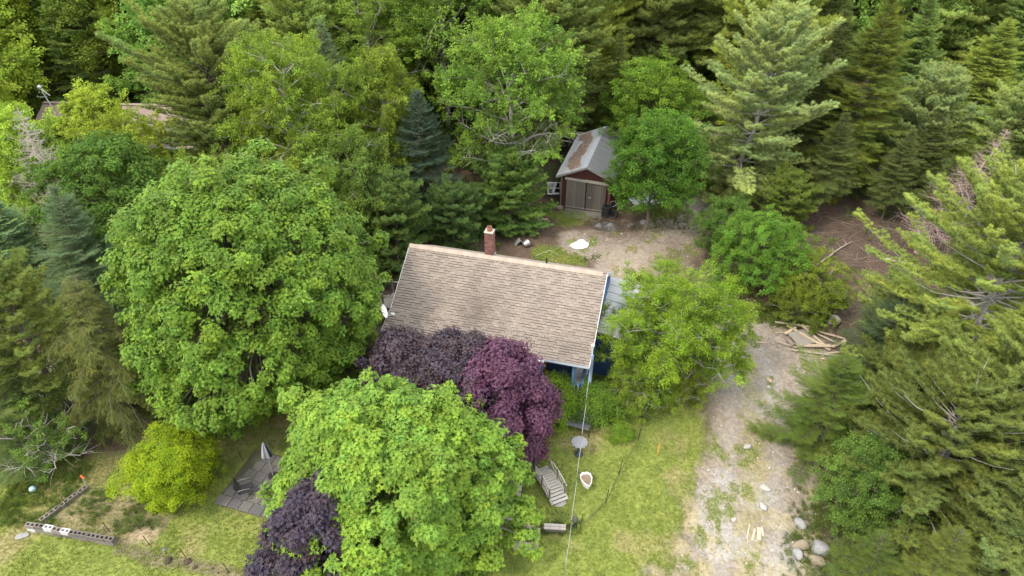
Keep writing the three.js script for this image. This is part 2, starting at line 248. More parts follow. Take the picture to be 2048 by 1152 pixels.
  // front wall fittings, under the porch roof
  for (const [x, w, y0, y1] of [[-3.2, 1.2, 1.4, 2.5], [-0.6, 1.2, 1.4, 2.5], [2.15, 1.25, 1.35, 2.45]]) { const f = mesh('window', merge([at(bevelBox(w, 0.09, 0.06), x, y0, 2.39), at(bevelBox(w, 0.09, 0.06), x, y1, 2.39), at(bevelBox(0.09, y1 - y0 - 0.1, 0.06), x - w / 2 + 0.045, (y0 + y1) / 2, 2.39), at(bevelBox(0.09, y1 - y0 - 0.1, 0.06), x + w / 2 - 0.045, (y0 + y1) / 2, 2.39), at(bevelBox(0.04, y1 - y0 - 0.1, 0.05), x, (y0 + y1) / 2, 2.385)]), trimWhite, house); mesh('pane', at(bevelBox(w - 0.17, y1 - y0 - 0.08, 0.012, 0.002), x, (y0 + y1) / 2, 2.372), glass, f); }
  const dr = mesh('door', at(bevelBox(0.92, 2.05, 0.05), 0.75, 1.6, 2.385), mat(0.35, 0.28, 0.08), house); mesh('handle', at(new THREE.SphereGeometry(0.035, 10, 8), 1.1, 1.55, 2.44), plain(0.5, 0.45, 0.35, { metalness: 0.8, roughness: 0.3 }), dr);
  // chimney
  const ch = mesh('chimney', at(bevelBox(0.39, 2.5, 0.39), -1.02, 5.17, -0.52), mat(0.36, 0.33, 0.3), house);
  { const W = new Geo(); setSeed(5); const cx = -1.02, cz = -0.52; for (let y = 4.75, r = 0; y < 6.38; y += 0.075, r++) for (let sd = 0; sd < 4; sd++) { const a = sd * Math.PI / 2; for (let q = -0.215 - (r + sd) % 2 * 0.1; q < 0.21; q += 0.21) { const u0 = Math.max(-0.213, q), u1 = Math.min(0.213, q + 0.195); if (u1 - u0 < 0.04) continue; const c0 = rr(0, 1), col = mix3([0.1, 0.042, 0.035], [0.2, 0.095, 0.078], c0), um = (u0 + u1) / 2; const S = new Geo(); S.box(um, y + 0.031, 0.203, u1 - u0, 0.062, 0.024, col); for (let i = 0; i < S.p.length; i += 3) { const p = rotY([S.p[i], S.p[i + 1], S.p[i + 2]], a); W.p.push(p[0] + cx, p[1], p[2] + cz); W.c.push(...col); } const b = W.p.length / 3 - S.p.length / 3; for (const i of S.i) W.i.push(i + b); } }
    mesh('bricks', W.build(), new THREE.MeshStandardMaterial({ vertexColors: true, roughness: 0.9 }), ch).userData.kind = 'stuff'; }
  mesh('cap', at(bevelBox(0.47, 0.06, 0.47, 0.015), -1.02, 6.45, -0.52), mat(0.36, 0.33, 0.29), ch);
  { const pts = [[0.1, 0], [0.13, 0], [0.13, 0.24], [0.1, 0.24], [0.1, 0.02]].map(([x, y]) => new THREE.Vector2(x, y)); mesh('flue', at(new THREE.LatheGeometry(pts, 18), -1.02, 6.47, -0.52), mat(0.26, 0.11, 0.07), ch); }
  mesh('flashing', at(bevelBox(0.5, 0.22, 0.5), -1.02, 4.98, -0.52), plain(0.4, 0.42, 0.45, { metalness: 0.7, roughness: 0.5 }), ch);
  { const p = [[0.035, 0], [0.05, 0], [0.05, 0.42], [0.035, 0.42], [0.035, 0.05]].map(([x, y]) => new THREE.Vector2(x, y)); mesh('vent_pipe', at(new THREE.LatheGeometry(p, 14), 1.96, 5.0, -0.36), plain(0.012, 0.012, 0.014), house); }
  // porch
  const boards = []; const pf = mesh('porch_floor', at(bevelBox(9.7, 0.1, 1.62), -0.1, 0.46, 3.16), deckWood, house); for (let k = 0; k < 12; k++) mesh('floor_board', at(bevelBox(9.7, 0.03, 0.125, 0.004), -0.1, 0.527, 2.42 + 0.135 * k), deckWood, pf);
  for (const x of [-4.85, -2.45, 0.2, 2.75, 4.3]) mesh('porch_post', at(bevelBox(0.13, 2.95, 0.13, 0.012), x, 1.475, 3.9), blue, house);
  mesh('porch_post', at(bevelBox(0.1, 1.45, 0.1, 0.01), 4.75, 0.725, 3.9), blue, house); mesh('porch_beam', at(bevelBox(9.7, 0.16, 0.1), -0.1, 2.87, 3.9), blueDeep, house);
  const rl = mesh('railing', merge([at(bevelBox(9.5, 0.07, 0.1), -0.1, 1.45, 3.9), at(bevelBox(9.5, 0.06, 0.07), -0.1, 0.68, 3.9), at(bevelBox(0.1, 0.07, 1.5), 4.75, 1.45, 3.12), at(bevelBox(0.07, 0.06, 1.5), 4.75, 0.68, 3.12), at(bevelBox(9.4, 0.42, 0.04), -0.1, 0.22, 3.96)]), blue, house);
  const bal = bevelBox(0.045, 0.8, 0.045, 0.006); for (let x = -4.7; x < 4.7; x += 0.175) { const b = mesh('baluster', bal, trimWhite, rl); b.position.set(x, 1.05, 3.955); } for (let z = 2.5; z < 3.85; z += 0.175) { const b = mesh('baluster', bal, trimWhite, rl); b.position.set(4.805, 1.05, z); }
  mesh('service_mast', at(bevelBox(0.16, 3.3, 0.1, 0.02), 5.08, 1.65, 3.75), mat(0.2, 0.3, 0.45), house); mesh('mast_head', at(new THREE.SphereGeometry(0.09, 12, 8), 5.08, 3.86, 3.75), trimWhite, house); mesh('mast_pipe', rod([[5.08, 3.2, 3.75], [5.08, 3.86, 3.75]], 0.035, 8), trimWhite, house);
  // lean-to on the right gable
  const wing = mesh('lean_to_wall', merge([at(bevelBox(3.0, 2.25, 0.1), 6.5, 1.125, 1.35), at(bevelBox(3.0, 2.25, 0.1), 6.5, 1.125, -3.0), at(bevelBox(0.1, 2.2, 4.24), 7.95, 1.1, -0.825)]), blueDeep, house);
  const wf = mesh('window', merge([at(bevelBox(0.9, 0.07, 0.05), 6.6, 1.0, 1.425), at(bevelBox(0.9, 0.07, 0.05), 6.6, 1.9, 1.425), at(bevelBox(0.07, 0.82, 0.05), 6.185, 1.45, 1.425), at(bevelBox(0.07, 0.82, 0.05), 7.015, 1.45, 1.425)]), trimWhite, wing); 
  mesh('pane', at(bevelBox(0.76, 0.82, 0.012, 0.002), 6.6, 1.45, 1.41), glass, wing);
  const metal = plain(0.34, 0.355, 0.375, { metalness: 0.35, roughness: 0.5, map: grainTex }), lr = mesh('lean_to_roof', at(bevelBox(3.36, 0.05, 4.85), 6.58, 2.56, -0.85, 0, 0, -0.19), plain(0.2, 0.2, 0.21), house);
  for (let k = 0; k < 7; k++) { mesh('metal_panel', at(bevelBox(3.4, 0.016, 0.67, 0.004), 6.59, 2.6, -2.92 + 0.69 * k, 0, 0, -0.19), metal, lr); mesh('seam', at(bevelBox(3.42, 0.045, 0.03, 0.006), 6.6, 2.625, -2.575 + 0.69 * k, 0, 0, -0.19), plain(0.55, 0.56, 0.57, { metalness: 0.3, roughness: 0.45 }), lr); }
}
// things on the porch and roof edge
{
  const W = (x, y, z) => { const p = toWorld(x, y, z); return [p.x, p.y, p.z]; };
  const d = thing('satellite_dish', 'white satellite dish on the left front corner of the cottage roof', 'dish', W(-5.1, 3.2, 3.55), HTURN);
  mesh('mast', rod([[0, 0, 0], [-0.1, 0.25, 0.05], [-0.18, 0.34, 0.06]], 0.022, 8), plain(0.3, 0.31, 0.32), d);
  { const p = []; for (let k = 0; k <= 8; k++) p.push(new THREE.Vector2(0.36 * k / 8, 0.09 * (k / 8) ** 2)); for (let k = 8; k >= 0; k--) p.push(new THREE.Vector2(0.352 * k / 8, 0.09 * (k / 8) ** 2 + 0.012)); const g = new THREE.LatheGeometry(p, 28); g.rotateZ(-Math.PI / 2 + 0.35); g.rotateY(0.28); g.translate(-0.2, 0.42, 0.06); mesh('reflector', g, plain(0.72, 0.73, 0.74, { roughness: 0.45 }), d); }
  mesh('arm', rod([[-0.18, 0.12, 0.1], [0.28, 0.28, -0.02]], 0.016, 6), plain(0.65, 0.65, 0.66), d); mesh('feed', at(bevelBox(0.16, 0.1, 0.1, 0.02), 0.3, 0.31, -0.02, 0, 0, 0.2), plain(0.75, 0.75, 0.74), d);
  const h = thing('red_ornament', 'small red hydrant shaped ornament on the porch floor', 'ornament', W(3.0, 0.545, 3.4));
  mesh('body', new THREE.LatheGeometry([[0, 0], [0.15, 0], [0.15, 0.05], [0.11, 0.07], [0.105, 0.4], [0.14, 0.42], [0.14, 0.46], [0.11, 0.5], [0.08, 0.6], [0.03, 0.64], [0.03, 0.68], [0, 0.68]].map(([x, y]) => new THREE.Vector2(x, y)), 18), plain(0.5, 0.02, 0.025, { roughness: 0.4 }), h);
  for (const s of [-1, 1]) mesh('nozzle', at(new THREE.CylinderGeometry(0.05, 0.05, 0.08, 12), s * 0.13, 0.32, 0, 0, 0, Math.PI / 2), plain(0.55, 0.3, 0.25), h);
  // potted fern
  const f = thing('potted_fern', 'blue green leafy plant in a pot behind the porch railing', 'plant', W(3.62, 0.545, 3.35)); mesh('pot', new THREE.LatheGeometry([[0, 0], [0.13, 0], [0.18, 0.3], [0.2, 0.3], [0.2, 0.34], [0.17, 0.34], [0.15, 0.28], [0, 0.28]].map(([x, y]) => new THREE.Vector2(x, y)), 18), mat(0.2, 0.1, 0.07), f);
  { const G = new Geo(); setSeed(31); for (let k = 0; k < 90; k++) { const a = rr(0, 6.28), L = rr(0.35, 0.75), e = rr(0.5, 1.3), c = mix3([0.03, 0.08, 0.06], [0.08, 0.16, 0.11], rnd()), d2 = V(Math.cos(a) * Math.cos(e), Math.sin(e), Math.sin(a) * Math.cos(e)), q = frame(V(0, 0.3, 0), d2, V(0, 1, 0.1)); let pr = null; for (let s = 0; s <= 4; s++) { const t = s / 4, w = 0.05 * Math.sin(Math.PI * (0.12 + 0.86 * t)), y = -0.35 * L * t * t; const l = G.v(...q(L * t, y, -w), c), r = G.v(...q(L * t, y, w), c); if (pr) { G.tri(pr[0], pr[1], r); G.tri(pr[0], r, l); } pr = [l, r]; } } mesh('fronds', G.build(), new THREE.MeshStandardMaterial({ vertexColors: true, side: THREE.DoubleSide, roughness: 0.7 }), f); }
  // folding lounge chair
  const c = thing('lounge_chair', 'grey padded lounge chair in the right corner of the porch', 'chair', W(4.42, 0.545, 3.0), HTURN + 0.2);
  mesh('seat', at(bevelBox(0.5, 0.07, 0.5, 0.02), 0, 0.36, 0.12), mat(0.34, 0.36, 0.38), c); mesh('backrest', at(bevelBox(0.5, 0.75, 0.07, 0.02), 0, 0.72, -0.24, 0, -0.35), mat(0.34, 0.36, 0.38), c);
  for (const x of [-0.25, 0.25]) { mesh('leg', rod([[x, 0, 0.34], [x, 0.36, 0.1], [x, 0.62, -0.12]], 0.016, 6), plain(0.5, 0.5, 0.5, { metalness: 0.6, roughness: 0.4 }), c); mesh('leg', rod([[x, 0, -0.3], [x, 0.36, 0.2]], 0.016, 6), plain(0.5, 0.5, 0.5, { metalness: 0.6, roughness: 0.4 }), c); }
  // wall hangings and hanging things seen under the eave
  { const b = thing('wall_disc', 'round dark red disc hanging under the porch eave above the purple maples', 'ornament', W(-0.1, 2.35, 3.75), HTURN); mesh('disc', at(new THREE.CylinderGeometry(0.2, 0.2, 0.05, 24), 0, 0, 0, 0, Math.PI / 2), plain(0.33, 0.015, 0.04), b); mesh('cord', rod([[0, 0.18, 0], [0, 0.46, 0]], 0.006, 4), plain(0.1, 0.1, 0.1), b); }
  { const b = thing('porch_curtain', 'pale blue curtain gathered beside a porch post', 'curtain', W(-0.62, 2.2, 3.7), HTURN); const G = new Geo(); let pr = null; for (let k = 0; k <= 16; k++) { const x = -0.2 + 0.025 * k, z = 0.04 * Math.sin(k * 1.4); const a = G.v(x, 0.55, z), d2 = G.v(x * 0.8, -0.6, z * 1.4); if (pr) { G.tri(pr[1], d2, a); G.tri(pr[1], a, pr[0]); } pr = [a, d2]; } mesh('cloth', G.build(false), new THREE.MeshPhysicalMaterial({ color: lin(0.3, 0.36, 0.45), roughness: 0.95, side: THREE.DoubleSide }), b); mesh('rail', rod([[-0.28, 0.56, 0], [0.28, 0.56, 0]], 0.012, 6), trimWhite, b); }
  { const b = thing('yellow_board', 'yellow panel leaning in the porch left of the red ornament', 'board', W(2.35, 0.545, 2.75), HTURN); mesh('panel', at(bevelBox(0.8, 1.0, 0.04), 0, 0.5, 0, 0, -0.15), mat(0.4, 0.3, 0.03), b); }
}
// wooden steps at the left end of the house
{
  const p = toWorld(-6.2, 0, -1.1), t = thing('side_steps', 'weathered wooden landing with handrails at the left end of the cottage', 'steps', [p.x, p.y, p.z], HTURN);
  mesh('frame', merge([at(bevelBox(2.4, 0.14, 0.05), 0, 0.43, 0.72), at(bevelBox(2.4, 0.14, 0.05), 0, 0.43, -0.72), at(bevelBox(0.05, 0.14, 1.38), -1.17, 0.43, 0)]), greyWood, t);
  for (let k = 0; k < 16; k++) mesh('floor_board', at(bevelBox(0.14, 0.035, 1.5, 0.005), -1.12 + 0.15 * k, 0.52, 0), greyWood, t);
  for (const [x, z] of [[-1.15, 0.7], [-1.15, -0.7], [0.4, 0.7], [0.4, -0.7]]) mesh('post', at(bevelBox(0.09, 1.45, 0.09, 0.008), x, 0.725, z), greyWood, t);
  for (const z of [0.7, -0.7]) mesh('handrail', beam(V(-1.9, 1.22, z), V(1.0, 1.5, z), 0.09, 0.04), greyWood, t);
  for (let k = 0; k < 2; k++) mesh('step', at(bevelBox(0.28, 0.04, 1.3), -1.36 - 0.27 * k, 0.35 - 0.17 * k, 0), greyWood, t); mesh('stringer', merge([beam(V(-1.18, 0.45, 0.5), V(-1.85, 0.03, 0.5), 0.04, 0.16), beam(V(-1.18, 0.45, -0.5), V(-1.85, 0.03, -0.5), 0.04, 0.16)]), greyWood, t);
  const q = toWorld(-5.6, 0.54, -0.6), b = thing('wire_basket', 'small white crate on the landing beside the house wall', 'crate', [q.x, q.y, q.z], HTURN); const G = []; for (let k = 0; k < 5; k++) { const x = -0.18 + 0.09 * k; G.push(rod([[x, 0, -0.14], [x, 0.2, -0.14]], 0.012, 5), rod([[x, 0, 0.14], [x, 0.2, 0.14]], 0.012, 5), rod([[x, 0.01, -0.14], [x, 0.01, 0.14]], 0.012, 5)); } mesh('bars', merge(G), trimWhite, b); mesh('rim', merge([at(bevelBox(0.42, 0.03, 0.03), 0, 0.2, 0.14), at(bevelBox(0.42, 0.03, 0.03), 0, 0.2, -0.14), at(bevelBox(0.03, 0.03, 0.25), 0.195, 0.2, 0), at(bevelBox(0.03, 0.03, 0.25), -0.195, 0.2, 0)]), trimWhite, b);
}
// bicycle leaning by the left end of the porch
{
  const p = toWorld(-6.0, 0, 2.9), t = thing('bicycle', 'bicycle half hidden by the huge maple beside the porch', 'bicycle', [p.x, 0, p.z], HTURN + 0.5);
  for (const x of [-0.52, 0.52]) { const w = mesh('wheel', at(new THREE.TorusGeometry(0.31, 0.025, 8, 28), x, 0.335, 0), plain(0.015, 0.015, 0.016), t); mesh('rim', at(new THREE.TorusGeometry(0.28, 0.014, 6, 28), x, 0.335, 0), plain(0.6, 0.61, 0.62, { metalness: 0.6, roughness: 0.35 }), w); const s = []; for (let k = 0; k < 12; k++) { const a = (k / 12) * 6.283; s.push(rod([[x, 0.335, 0], [x + 0.28 * Math.cos(a), 0.335 + 0.28 * Math.sin(a), 0]], 0.004, 3)); } mesh('spokes', merge(s), plain(0.55, 0.55, 0.56), w); }
  mesh('frame', merge([rod([[-0.52, 0.335, 0], [-0.1, 0.32, 0], [0.36, 0.76, 0]], 0.018, 7), rod([[-0.52, 0.335, 0], [-0.2, 0.78, 0], [0.34, 0.8, 0]], 0.016, 7), rod([[-0.1, 0.32, 0], [-0.22, 0.86, 0]], 0.018, 7), rod([[0.52, 0.335, 0], [0.35, 0.8, 0], [0.32, 0.95, 0]], 0.017, 7)]), plain(0.7, 0.71, 0.72, { roughness: 0.3 }), t);
  mesh('handlebar', rod([[0.2, 0.98, -0.26], [0.32, 0.96, -0.1], [0.32, 0.96, 0.1], [0.2, 0.98, 0.26]], 0.014, 6), plain(0.05, 0.05, 0.05), t); mesh('saddle', at(bevelBox(0.26, 0.05, 0.14, 0.02), -0.24, 0.9, 0), plain(0.02, 0.02, 0.02), t);
}

// ---------------------------------------------------------------- the shed
const SHED = [5.17, 0, -43.27], STURN = -0.285, shedW = (x, y, z) => { const p = toWorld(x, y, z, SHED, STURN); return [p.x, p.y, p.z]; };
{
  const t = thing('shed', 'old red shed with metal roof and weathered grey double doors', 'shed', SHED, STURN), red = mat(0.075, 0.02, 0.018, { map: woodTex });
  const s = new THREE.Shape(); [[-1.82, 0], [1.82, 0], [1.82, 2.42], [0, 3.24], [-1.82, 2.42]].forEach(([x, y], k) => (k ? s.lineTo(x, y) : s.moveTo(x, y)));
  const hole = new THREE.Path(); [[-1.44, 0.02], [-1.44, 2.2], [1.44, 2.2], [1.44, 0.02]].forEach(([x, y], k) => (k ? hole.lineTo(x, y) : hole.moveTo(x, y))); s.holes.push(hole);
  const fr = new THREE.ExtrudeGeometry(s, { depth: 0.1, bevelEnabled: false }); fr.translate(0, 0, -0.1); mesh('front_wall', fr, red, t);
  const s2 = new THREE.Shape(); [[-1.82, 0], [1.82, 0], [1.82, 2.42], [0, 3.24], [-1.82, 2.42]].forEach(([x, y], k) => (k ? s2.lineTo(x, y) : s2.moveTo(x, y))); const bk = new THREE.ExtrudeGeometry(s2, { depth: 0.1, bevelEnabled: false }); bk.translate(0, 0, -6.9); mesh('rear_wall', bk, red, t);
  for (const x of [-1.77, 1.77]) mesh('side_wall', at(bevelBox(0.1, 2.4, 6.6), x, 1.2, -3.45), red, t);
  mesh('corner_board', at(bevelBox(0.1, 2.35, 0.04), -1.78, 1.18, 0.022), mat(0.2, 0.16, 0.14, { map: woodTex }), t);
  setSeed(60);
  for (const sd of [-1, 1]) { const leaf = mesh('door', at(bevelBox(1.36, 0.11, 0.03), sd * 0.72, 0.5, -0.03), greyWood, t); for (let k = 0; k < 8; k++) { const w = 0.172, q = rr(0.7, 1.15); mesh('plank', at(bevelBox(w - 0.008, 2.08 + rr(-0.02, 0.02), 0.03, 0.004), sd * 0.72 - 0.602 + w * k, 1.1, 0.03 + rr(-0.004, 0.004)), mat(0.2 * q, 0.178 * q, 0.155 * q, { map: woodTex }), leaf); } }
  mesh('latch', at(bevelBox(0.05, 0.3, 0.04), 0.02, 1.0, 0.07), plain(0.03, 0.03, 0.03), t); mesh('door_rail', at(bevelBox(1.38, 0.08, 0.04), -0.71, 0.06, 0.075), greyWood, t); mesh('door_rail', at(bevelBox(1.38, 0.08, 0.04), 0.71, 0.06, 0.075), greyWood, t);
  mesh('header_beam', at(bevelBox(1.5, 0.15, 0.12), -0.76, 2.24, 0.09, 0, 0, -0.03), mat(0.44, 0.42, 0.38, { map: woodTex }), t); mesh('header_beam', at(bevelBox(1.75, 0.17, 0.12), 0.75, 2.22, 0.1, 0, 0, -0.03), mat(0.52, 0.48, 0.4, { map: woodTex }), t);
  mesh('sign_plate', at(bevelBox(0.2, 0.09, 0.02), 0.3, 0.99, 0.085), plain(0.35, 0.36, 0.34), t);
  // metal roof sheets; lit left and shaded right slope put into the sheet colours
  const zincLit = plain(0.66, 0.69, 0.74, { metalness: 0.15, roughness: 0.5, map: grainTex }), zincShaded = plain(0.2, 0.205, 0.215, { metalness: 0.2, roughness: 0.5, map: grainTex }), zincDark = plain(0.3, 0.31, 0.33, { metalness: 0.6, roughness: 0.4, map: grainTex }), an = Math.atan2(0.82, 1.82);
  for (const sd of [-1, 1]) {
    const deck = mesh('roof_deck', at(bevelBox(2.3, 0.06, 7.3), sd * 1.06, 2.83, -3.45, 0, 0, -sd * an), mat(0.14, 0.12, 0.1), t);
    for (let k = 0; k < 6; k++) mesh('roof_sheet', at(bevelBox(2.36, 0.012, 1.225, 0.003), sd * 1.075, 2.868 + 0.004 * (k % 2), -0.44 - 1.21 * k, 0, 0, -sd * an), sd < 0 ? zincLit : zincShaded, deck);
    if (sd < 0) for (const q of [0.5, 1.1, 1.75]) mesh('seam', at(bevelBox(0.035, 0.03, 7.3, 0.006), sd * q, 3.325 - q * Math.tan(an) + 0.02, -3.45), zincDark, deck); else for (let k = 0; k < 9; k++) mesh('seam', at(bevelBox(2.3, 0.03, 0.05, 0.01), sd * 1.075, 2.887, -0.3 - 0.78 * k, 0, 0, -an), zincDark, deck);
    mesh('barge_board', at(bevelBox(2.36, 0.13, 0.035), sd * 1.075, 2.8, 0.222, 0, 0, -sd * an), mat(0.3, 0.29, 0.28), t);
  }
  mesh('ridge_strip', merge([at(bevelBox(0.3, 0.012, 7.32), -0.135, 3.29, -3.45, 0, 0, an), at(bevelBox(0.3, 0.012, 7.32), 0.135, 3.29, -3.45, 0, 0, -an)]), plain(0.62, 0.64, 0.66, { metalness: 0.4, roughness: 0.4 }), t);
  // litter of needles on the left slope: a thin uneven layer
  const G = new Geo(), inP = (z, u) => { const a = [[0.7, 1.0, 0.42], [1.2, 1.15, 0.5], [1.75, 1.2, 0.5], [2.4, 1.25, 0.55], [3.1, 1.15, 0.55], [3.8, 1.05, 0.5], [4.5, 1.0, 0.55], [5.2, 0.95, 0.42], [6.0, 1.35, 0.5], [6.5, 1.4, 0.5]]; let b = -1; for (const [c, m, r] of a) b = Math.max(b, 1 - Math.hypot((z - c) / 0.62, (u - m) / r)); return b + 0.35 * (vnoise(z * 4, u * 5) - 0.5); };
  setSeed(61); for (let k = 0; k < 15000; k++) { const z = rr(0.1, 7), u = rr(0.35, 2.1), q = inP(z, u); if (q < rr(0, 0.16)) continue; const a = rr(0, 6.28), L = rr(0.05, 0.1), c = mix3([0.24, 0.12, 0.06], [0.46, 0.27, 0.15], rnd()), y = 3.325 - u * Math.tan(an) + 0.065 + 0.05 * clamp(q) * rnd(), dx = Math.cos(a) * L, dz = Math.sin(a) * L; const P = (x, zz, h) => [-x, y - (x - u) * Math.tan(an) + h, 0.1 - zz]; G.face([P(u, z, 0), P(u + 0.022, z + 0.016, 0), P(u + dx, z + dz, rr(-0.005, 0.02))], c); }
  const nl = new THREE.Mesh(G.build(), new THREE.MeshStandardMaterial({ vertexColors: true, side: THREE.DoubleSide, roughness: 1 })); shade(nl); nl.name = 'needle_litter'; nl.position.set(...SHED); nl.rotation.y = STURN; nl.userData = { kind: 'stuff', label: 'rust brown pine needles lying on the shed roof', category: 'litter' }; scene.add(nl);
}

// ---------------------------------------------------------------- round the shed
const iron = plain(0.02, 0.021, 0.023, { roughness: 0.5 }), galv = plain(0.4, 0.41, 0.42, { metalness: 0.6, roughness: 0.45 }), concrete = mat(0.3, 0.29, 0.27), rubber = plain(0.014, 0.014, 0.015, { roughness: 0.8 });
function stone(sd, r, sx = 1, sy = 0.7, sz = 1, detail = 2, rough = 0.22) {
  let g = new THREE.IcosahedronGeometry(1, detail); g.deleteAttribute('uv'); g.deleteAttribute('normal'); g = mergeVertices(g, 1e-4); const p = g.attributes.position; setSeed(sd); const a = Array.from({ length: 7 }, () => [rdirS(), rr(0.55, 0.95)]);
  function rdirS() { const y = rr(-1, 1), q = rr(0, 6.283), s = Math.sqrt(1 - y * y); return V(Math.cos(q) * s, y, Math.sin(q) * s); }
  for (let k = 0; k < p.count; k++) { const v = V().fromBufferAttribute(p, k); let m = 1; for (const [d, h] of a) { const q = v.dot(d); if (q > h) m = Math.min(m, h / q); } m *= 1 + rough * (fbm(v.x * 2.1 + sd, v.y * 2.1 + v.z * 1.7, 3) - 0.5); p.setXYZ(k, v.x * m * r * sx, v.y * m * r * sy, v.z * m * r * sz); }
  g.computeVertexNormals(); const uv = new Float32Array(p.count * 2); for (let k = 0; k < p.count; k++) { uv[2 * k] = p.getX(k) + p.getY(k) * 0.4; uv[2 * k + 1] = p.getZ(k) + p.getY(k) * 0.6; } g.setAttribute('uv', new THREE.BufferAttribute(uv, 2)); return g;
}
const rockTex = dataTex(256, (u, v) => { const a = 0.55 + 0.45 * tfbm(u, v, 6, 5, 21), b = tnoise(u, v, 60, 22) > 0.8 ? 0.7 : 1; return [a * b, a * b, a * b * 0.98]; }, true);
const granite = new THREE.MeshStandardMaterial({ color: lin(0.29, 0.29, 0.3), map: rockTex, bumpMap: rockTex, bumpScale: 0.02, roughness: 0.9 }), mossRock = new THREE.MeshStandardMaterial({ color: lin(0.26, 0.22, 0.16), map: rockTex, roughness: 0.95 });
{
  const tyre = new THREE.LatheGeometry([[0.19, -0.08], [0.22, -0.1], [0.3, -0.105], [0.335, -0.08], [0.34, -0.03], [0.328, -0.028], [0.328, -0.02], [0.34, -0.018], [0.34, 0.03], [0.335, 0.08], [0.3, 0.105], [0.22, 0.1], [0.19, 0.08], [0.21, 0.02], [0.21, -0.02], [0.19, -0.08]].map(([x, y]) => new THREE.Vector2(x, y)), 28);
  const where = ['bottom', 'second', 'third', 'top'];
  for (let k = 0; k < 4; k++) { const p = shedW(1.62 + 0.03 * (k % 2), 0.106 + 0.212 * k, 0.62 + 0.03 * ((k + 1) % 2)); solo('tyre', `${where[k]} black tyre of the stack at the shed doors`, 'tyre', tyre, rubber, p, k, 'tyre stack'); }
  solo('tyre', 'black tyre leaning on the stack of tyres', 'tyre', at(tyre.clone(), 0, 0.335, 0, 0.5, 0, 1.25), rubber, shedW(2.15, 0, 0.75), 0.3);
  const w = thing('window_frame', 'old white window sash leaning left of the shed', 'window', shedW(-2.42, 0.42, -0.75), STURN + 0.25);
  const sash = mesh('sash', merge([at(bevelBox(0.95, 0.07, 0.04), 0, 0.035, 0), at(bevelBox(0.95, 0.07, 0.04), 0, 0.865, 0), at(bevelBox(0.07, 0.76, 0.04), -0.44, 0.45, 0), at(bevelBox(0.07, 0.76, 0.04), 0.44, 0.45, 0), at(bevelBox(0.81, 0.04, 0.035), 0, 0.45, 0)]), plain(0.7, 0.71, 0.72), w); w.rotation.x = -0.75; mesh('pane', at(bevelBox(0.81, 0.76, 0.008, 0.002), 0, 0.45, -0.002), glass, w);
  // what it leans on: stacked scrap timber
  setSeed(70); for (let k = 0; k < 5; k++) { const p = shedW(-2.45 + 0.06 * k, 0.075 + 0.12 * Math.floor(k / 2), -1.3 + 0.2 * (k % 2)); solo('scrap_timber', 'scrap timber piled under the old window sash', 'timber', bevelBox(1.5, 0.11, 0.16, 0.01), mat(0.09, 0.075, 0.065, { map: woodTex }), p, STURN + rr(-0.15, 0.15), 'timber under the sash'); }
  solo('concrete_block', 'grey concrete block at the left corner of the shed', 'block', blockGeo(), concrete, shedW(-1.72, 0.1, 0.4), STURN + 0.1); solo('concrete_block', 'small broken concrete piece beside the shed corner', 'block', stone(4, 0.13), concrete, shedW(-2.1, 0.06, 0.42), 0.3);
  const ap = structure('concrete_apron', at(bevelBox(2.7, 0.03, 1.25, 0.01), 0, 0.005, 0), mat(0.2, 0.19, 0.175)); ap.position.set(...shedW(0.05, 0, 0.85)); ap.rotation.y = STURN;
  solo('hose_loop', 'white hose hanging in a loop on the shed front corner', 'hose', at(new THREE.TorusGeometry(0.22, 0.015, 6, 28), 0, 0, 0), plain(0.5, 0.55, 0.52), shedW(1.98, 0.75, 0.05), STURN + 0.4);
  const bd = thing('leaning_board', 'narrow board leaning on the right side of the shed front', 'board', shedW(1.66, 0, 0.45), STURN); mesh('plank', beam(V(0, 0.0, 0), V(0, 2.1, -0.32), 0.1, 0.03), mat(0.2, 0.09, 0.07, { map: woodTex }), bd);
  // draped sheets
  const sheet = (sd, w, d, h, peaks) => { const n = 26, G = new Geo(); for (let j = 0; j <= n; j++) for (let i = 0; i <= n; i++) { const u = i / n * 2 - 1, v = j / n * 2 - 1, r = Math.hypot(u, v); const wob = 1 + 0.18 * (fbm(u * 2 + sd, v * 2, 3) - 0.5), e = clamp(1 - Math.pow(r / 1.15, 3)); let y = 0; for (const [px, pz, ph, pr] of peaks) y = Math.max(y, ph * Math.exp(-((u - px) ** 2 + (v - pz) ** 2) / pr)); y = (y * h + 0.3 * h * (fbm(u * 5 + sd, v * 5 - sd, 4) - 0.4)) * e + 0.012; const k = r > 1e-6 ? Math.min(1, 1 / Math.max(Math.abs(u), Math.abs(v)) * Math.max(Math.abs(u), Math.abs(v)) / Math.max(1e-6, r) * 1.0) : 1; G.v(u * w / 2 * wob * (r > 1 ? k : 1), Math.max(0.012, y), v * d / 2 * wob * (r > 1 ? k : 1)); } for (let j = 0; j < n; j++) for (let i = 0; i < n; i++) { const a = j * (n + 1) + i, b = a + 1, c = a + n + 1, e = c + 1; G.tri(a, c, b); G.tri(b, c, e); } return G.build(false); };
  solo('white_tarp', 'crumpled white tarp lying on the bare ground in front of the shed', 'tarp', sheet(3, 1.25, 0.95, 0.4, [[0, 0.1, 1, 0.4], [0.4, -0.2, 0.8, 0.2]]), new THREE.MeshStandardMaterial({ color: lin(0.72, 0.72, 0.71), roughness: 0.6, side: THREE.DoubleSide }), [4.45, 0, -38.5], 0.4);
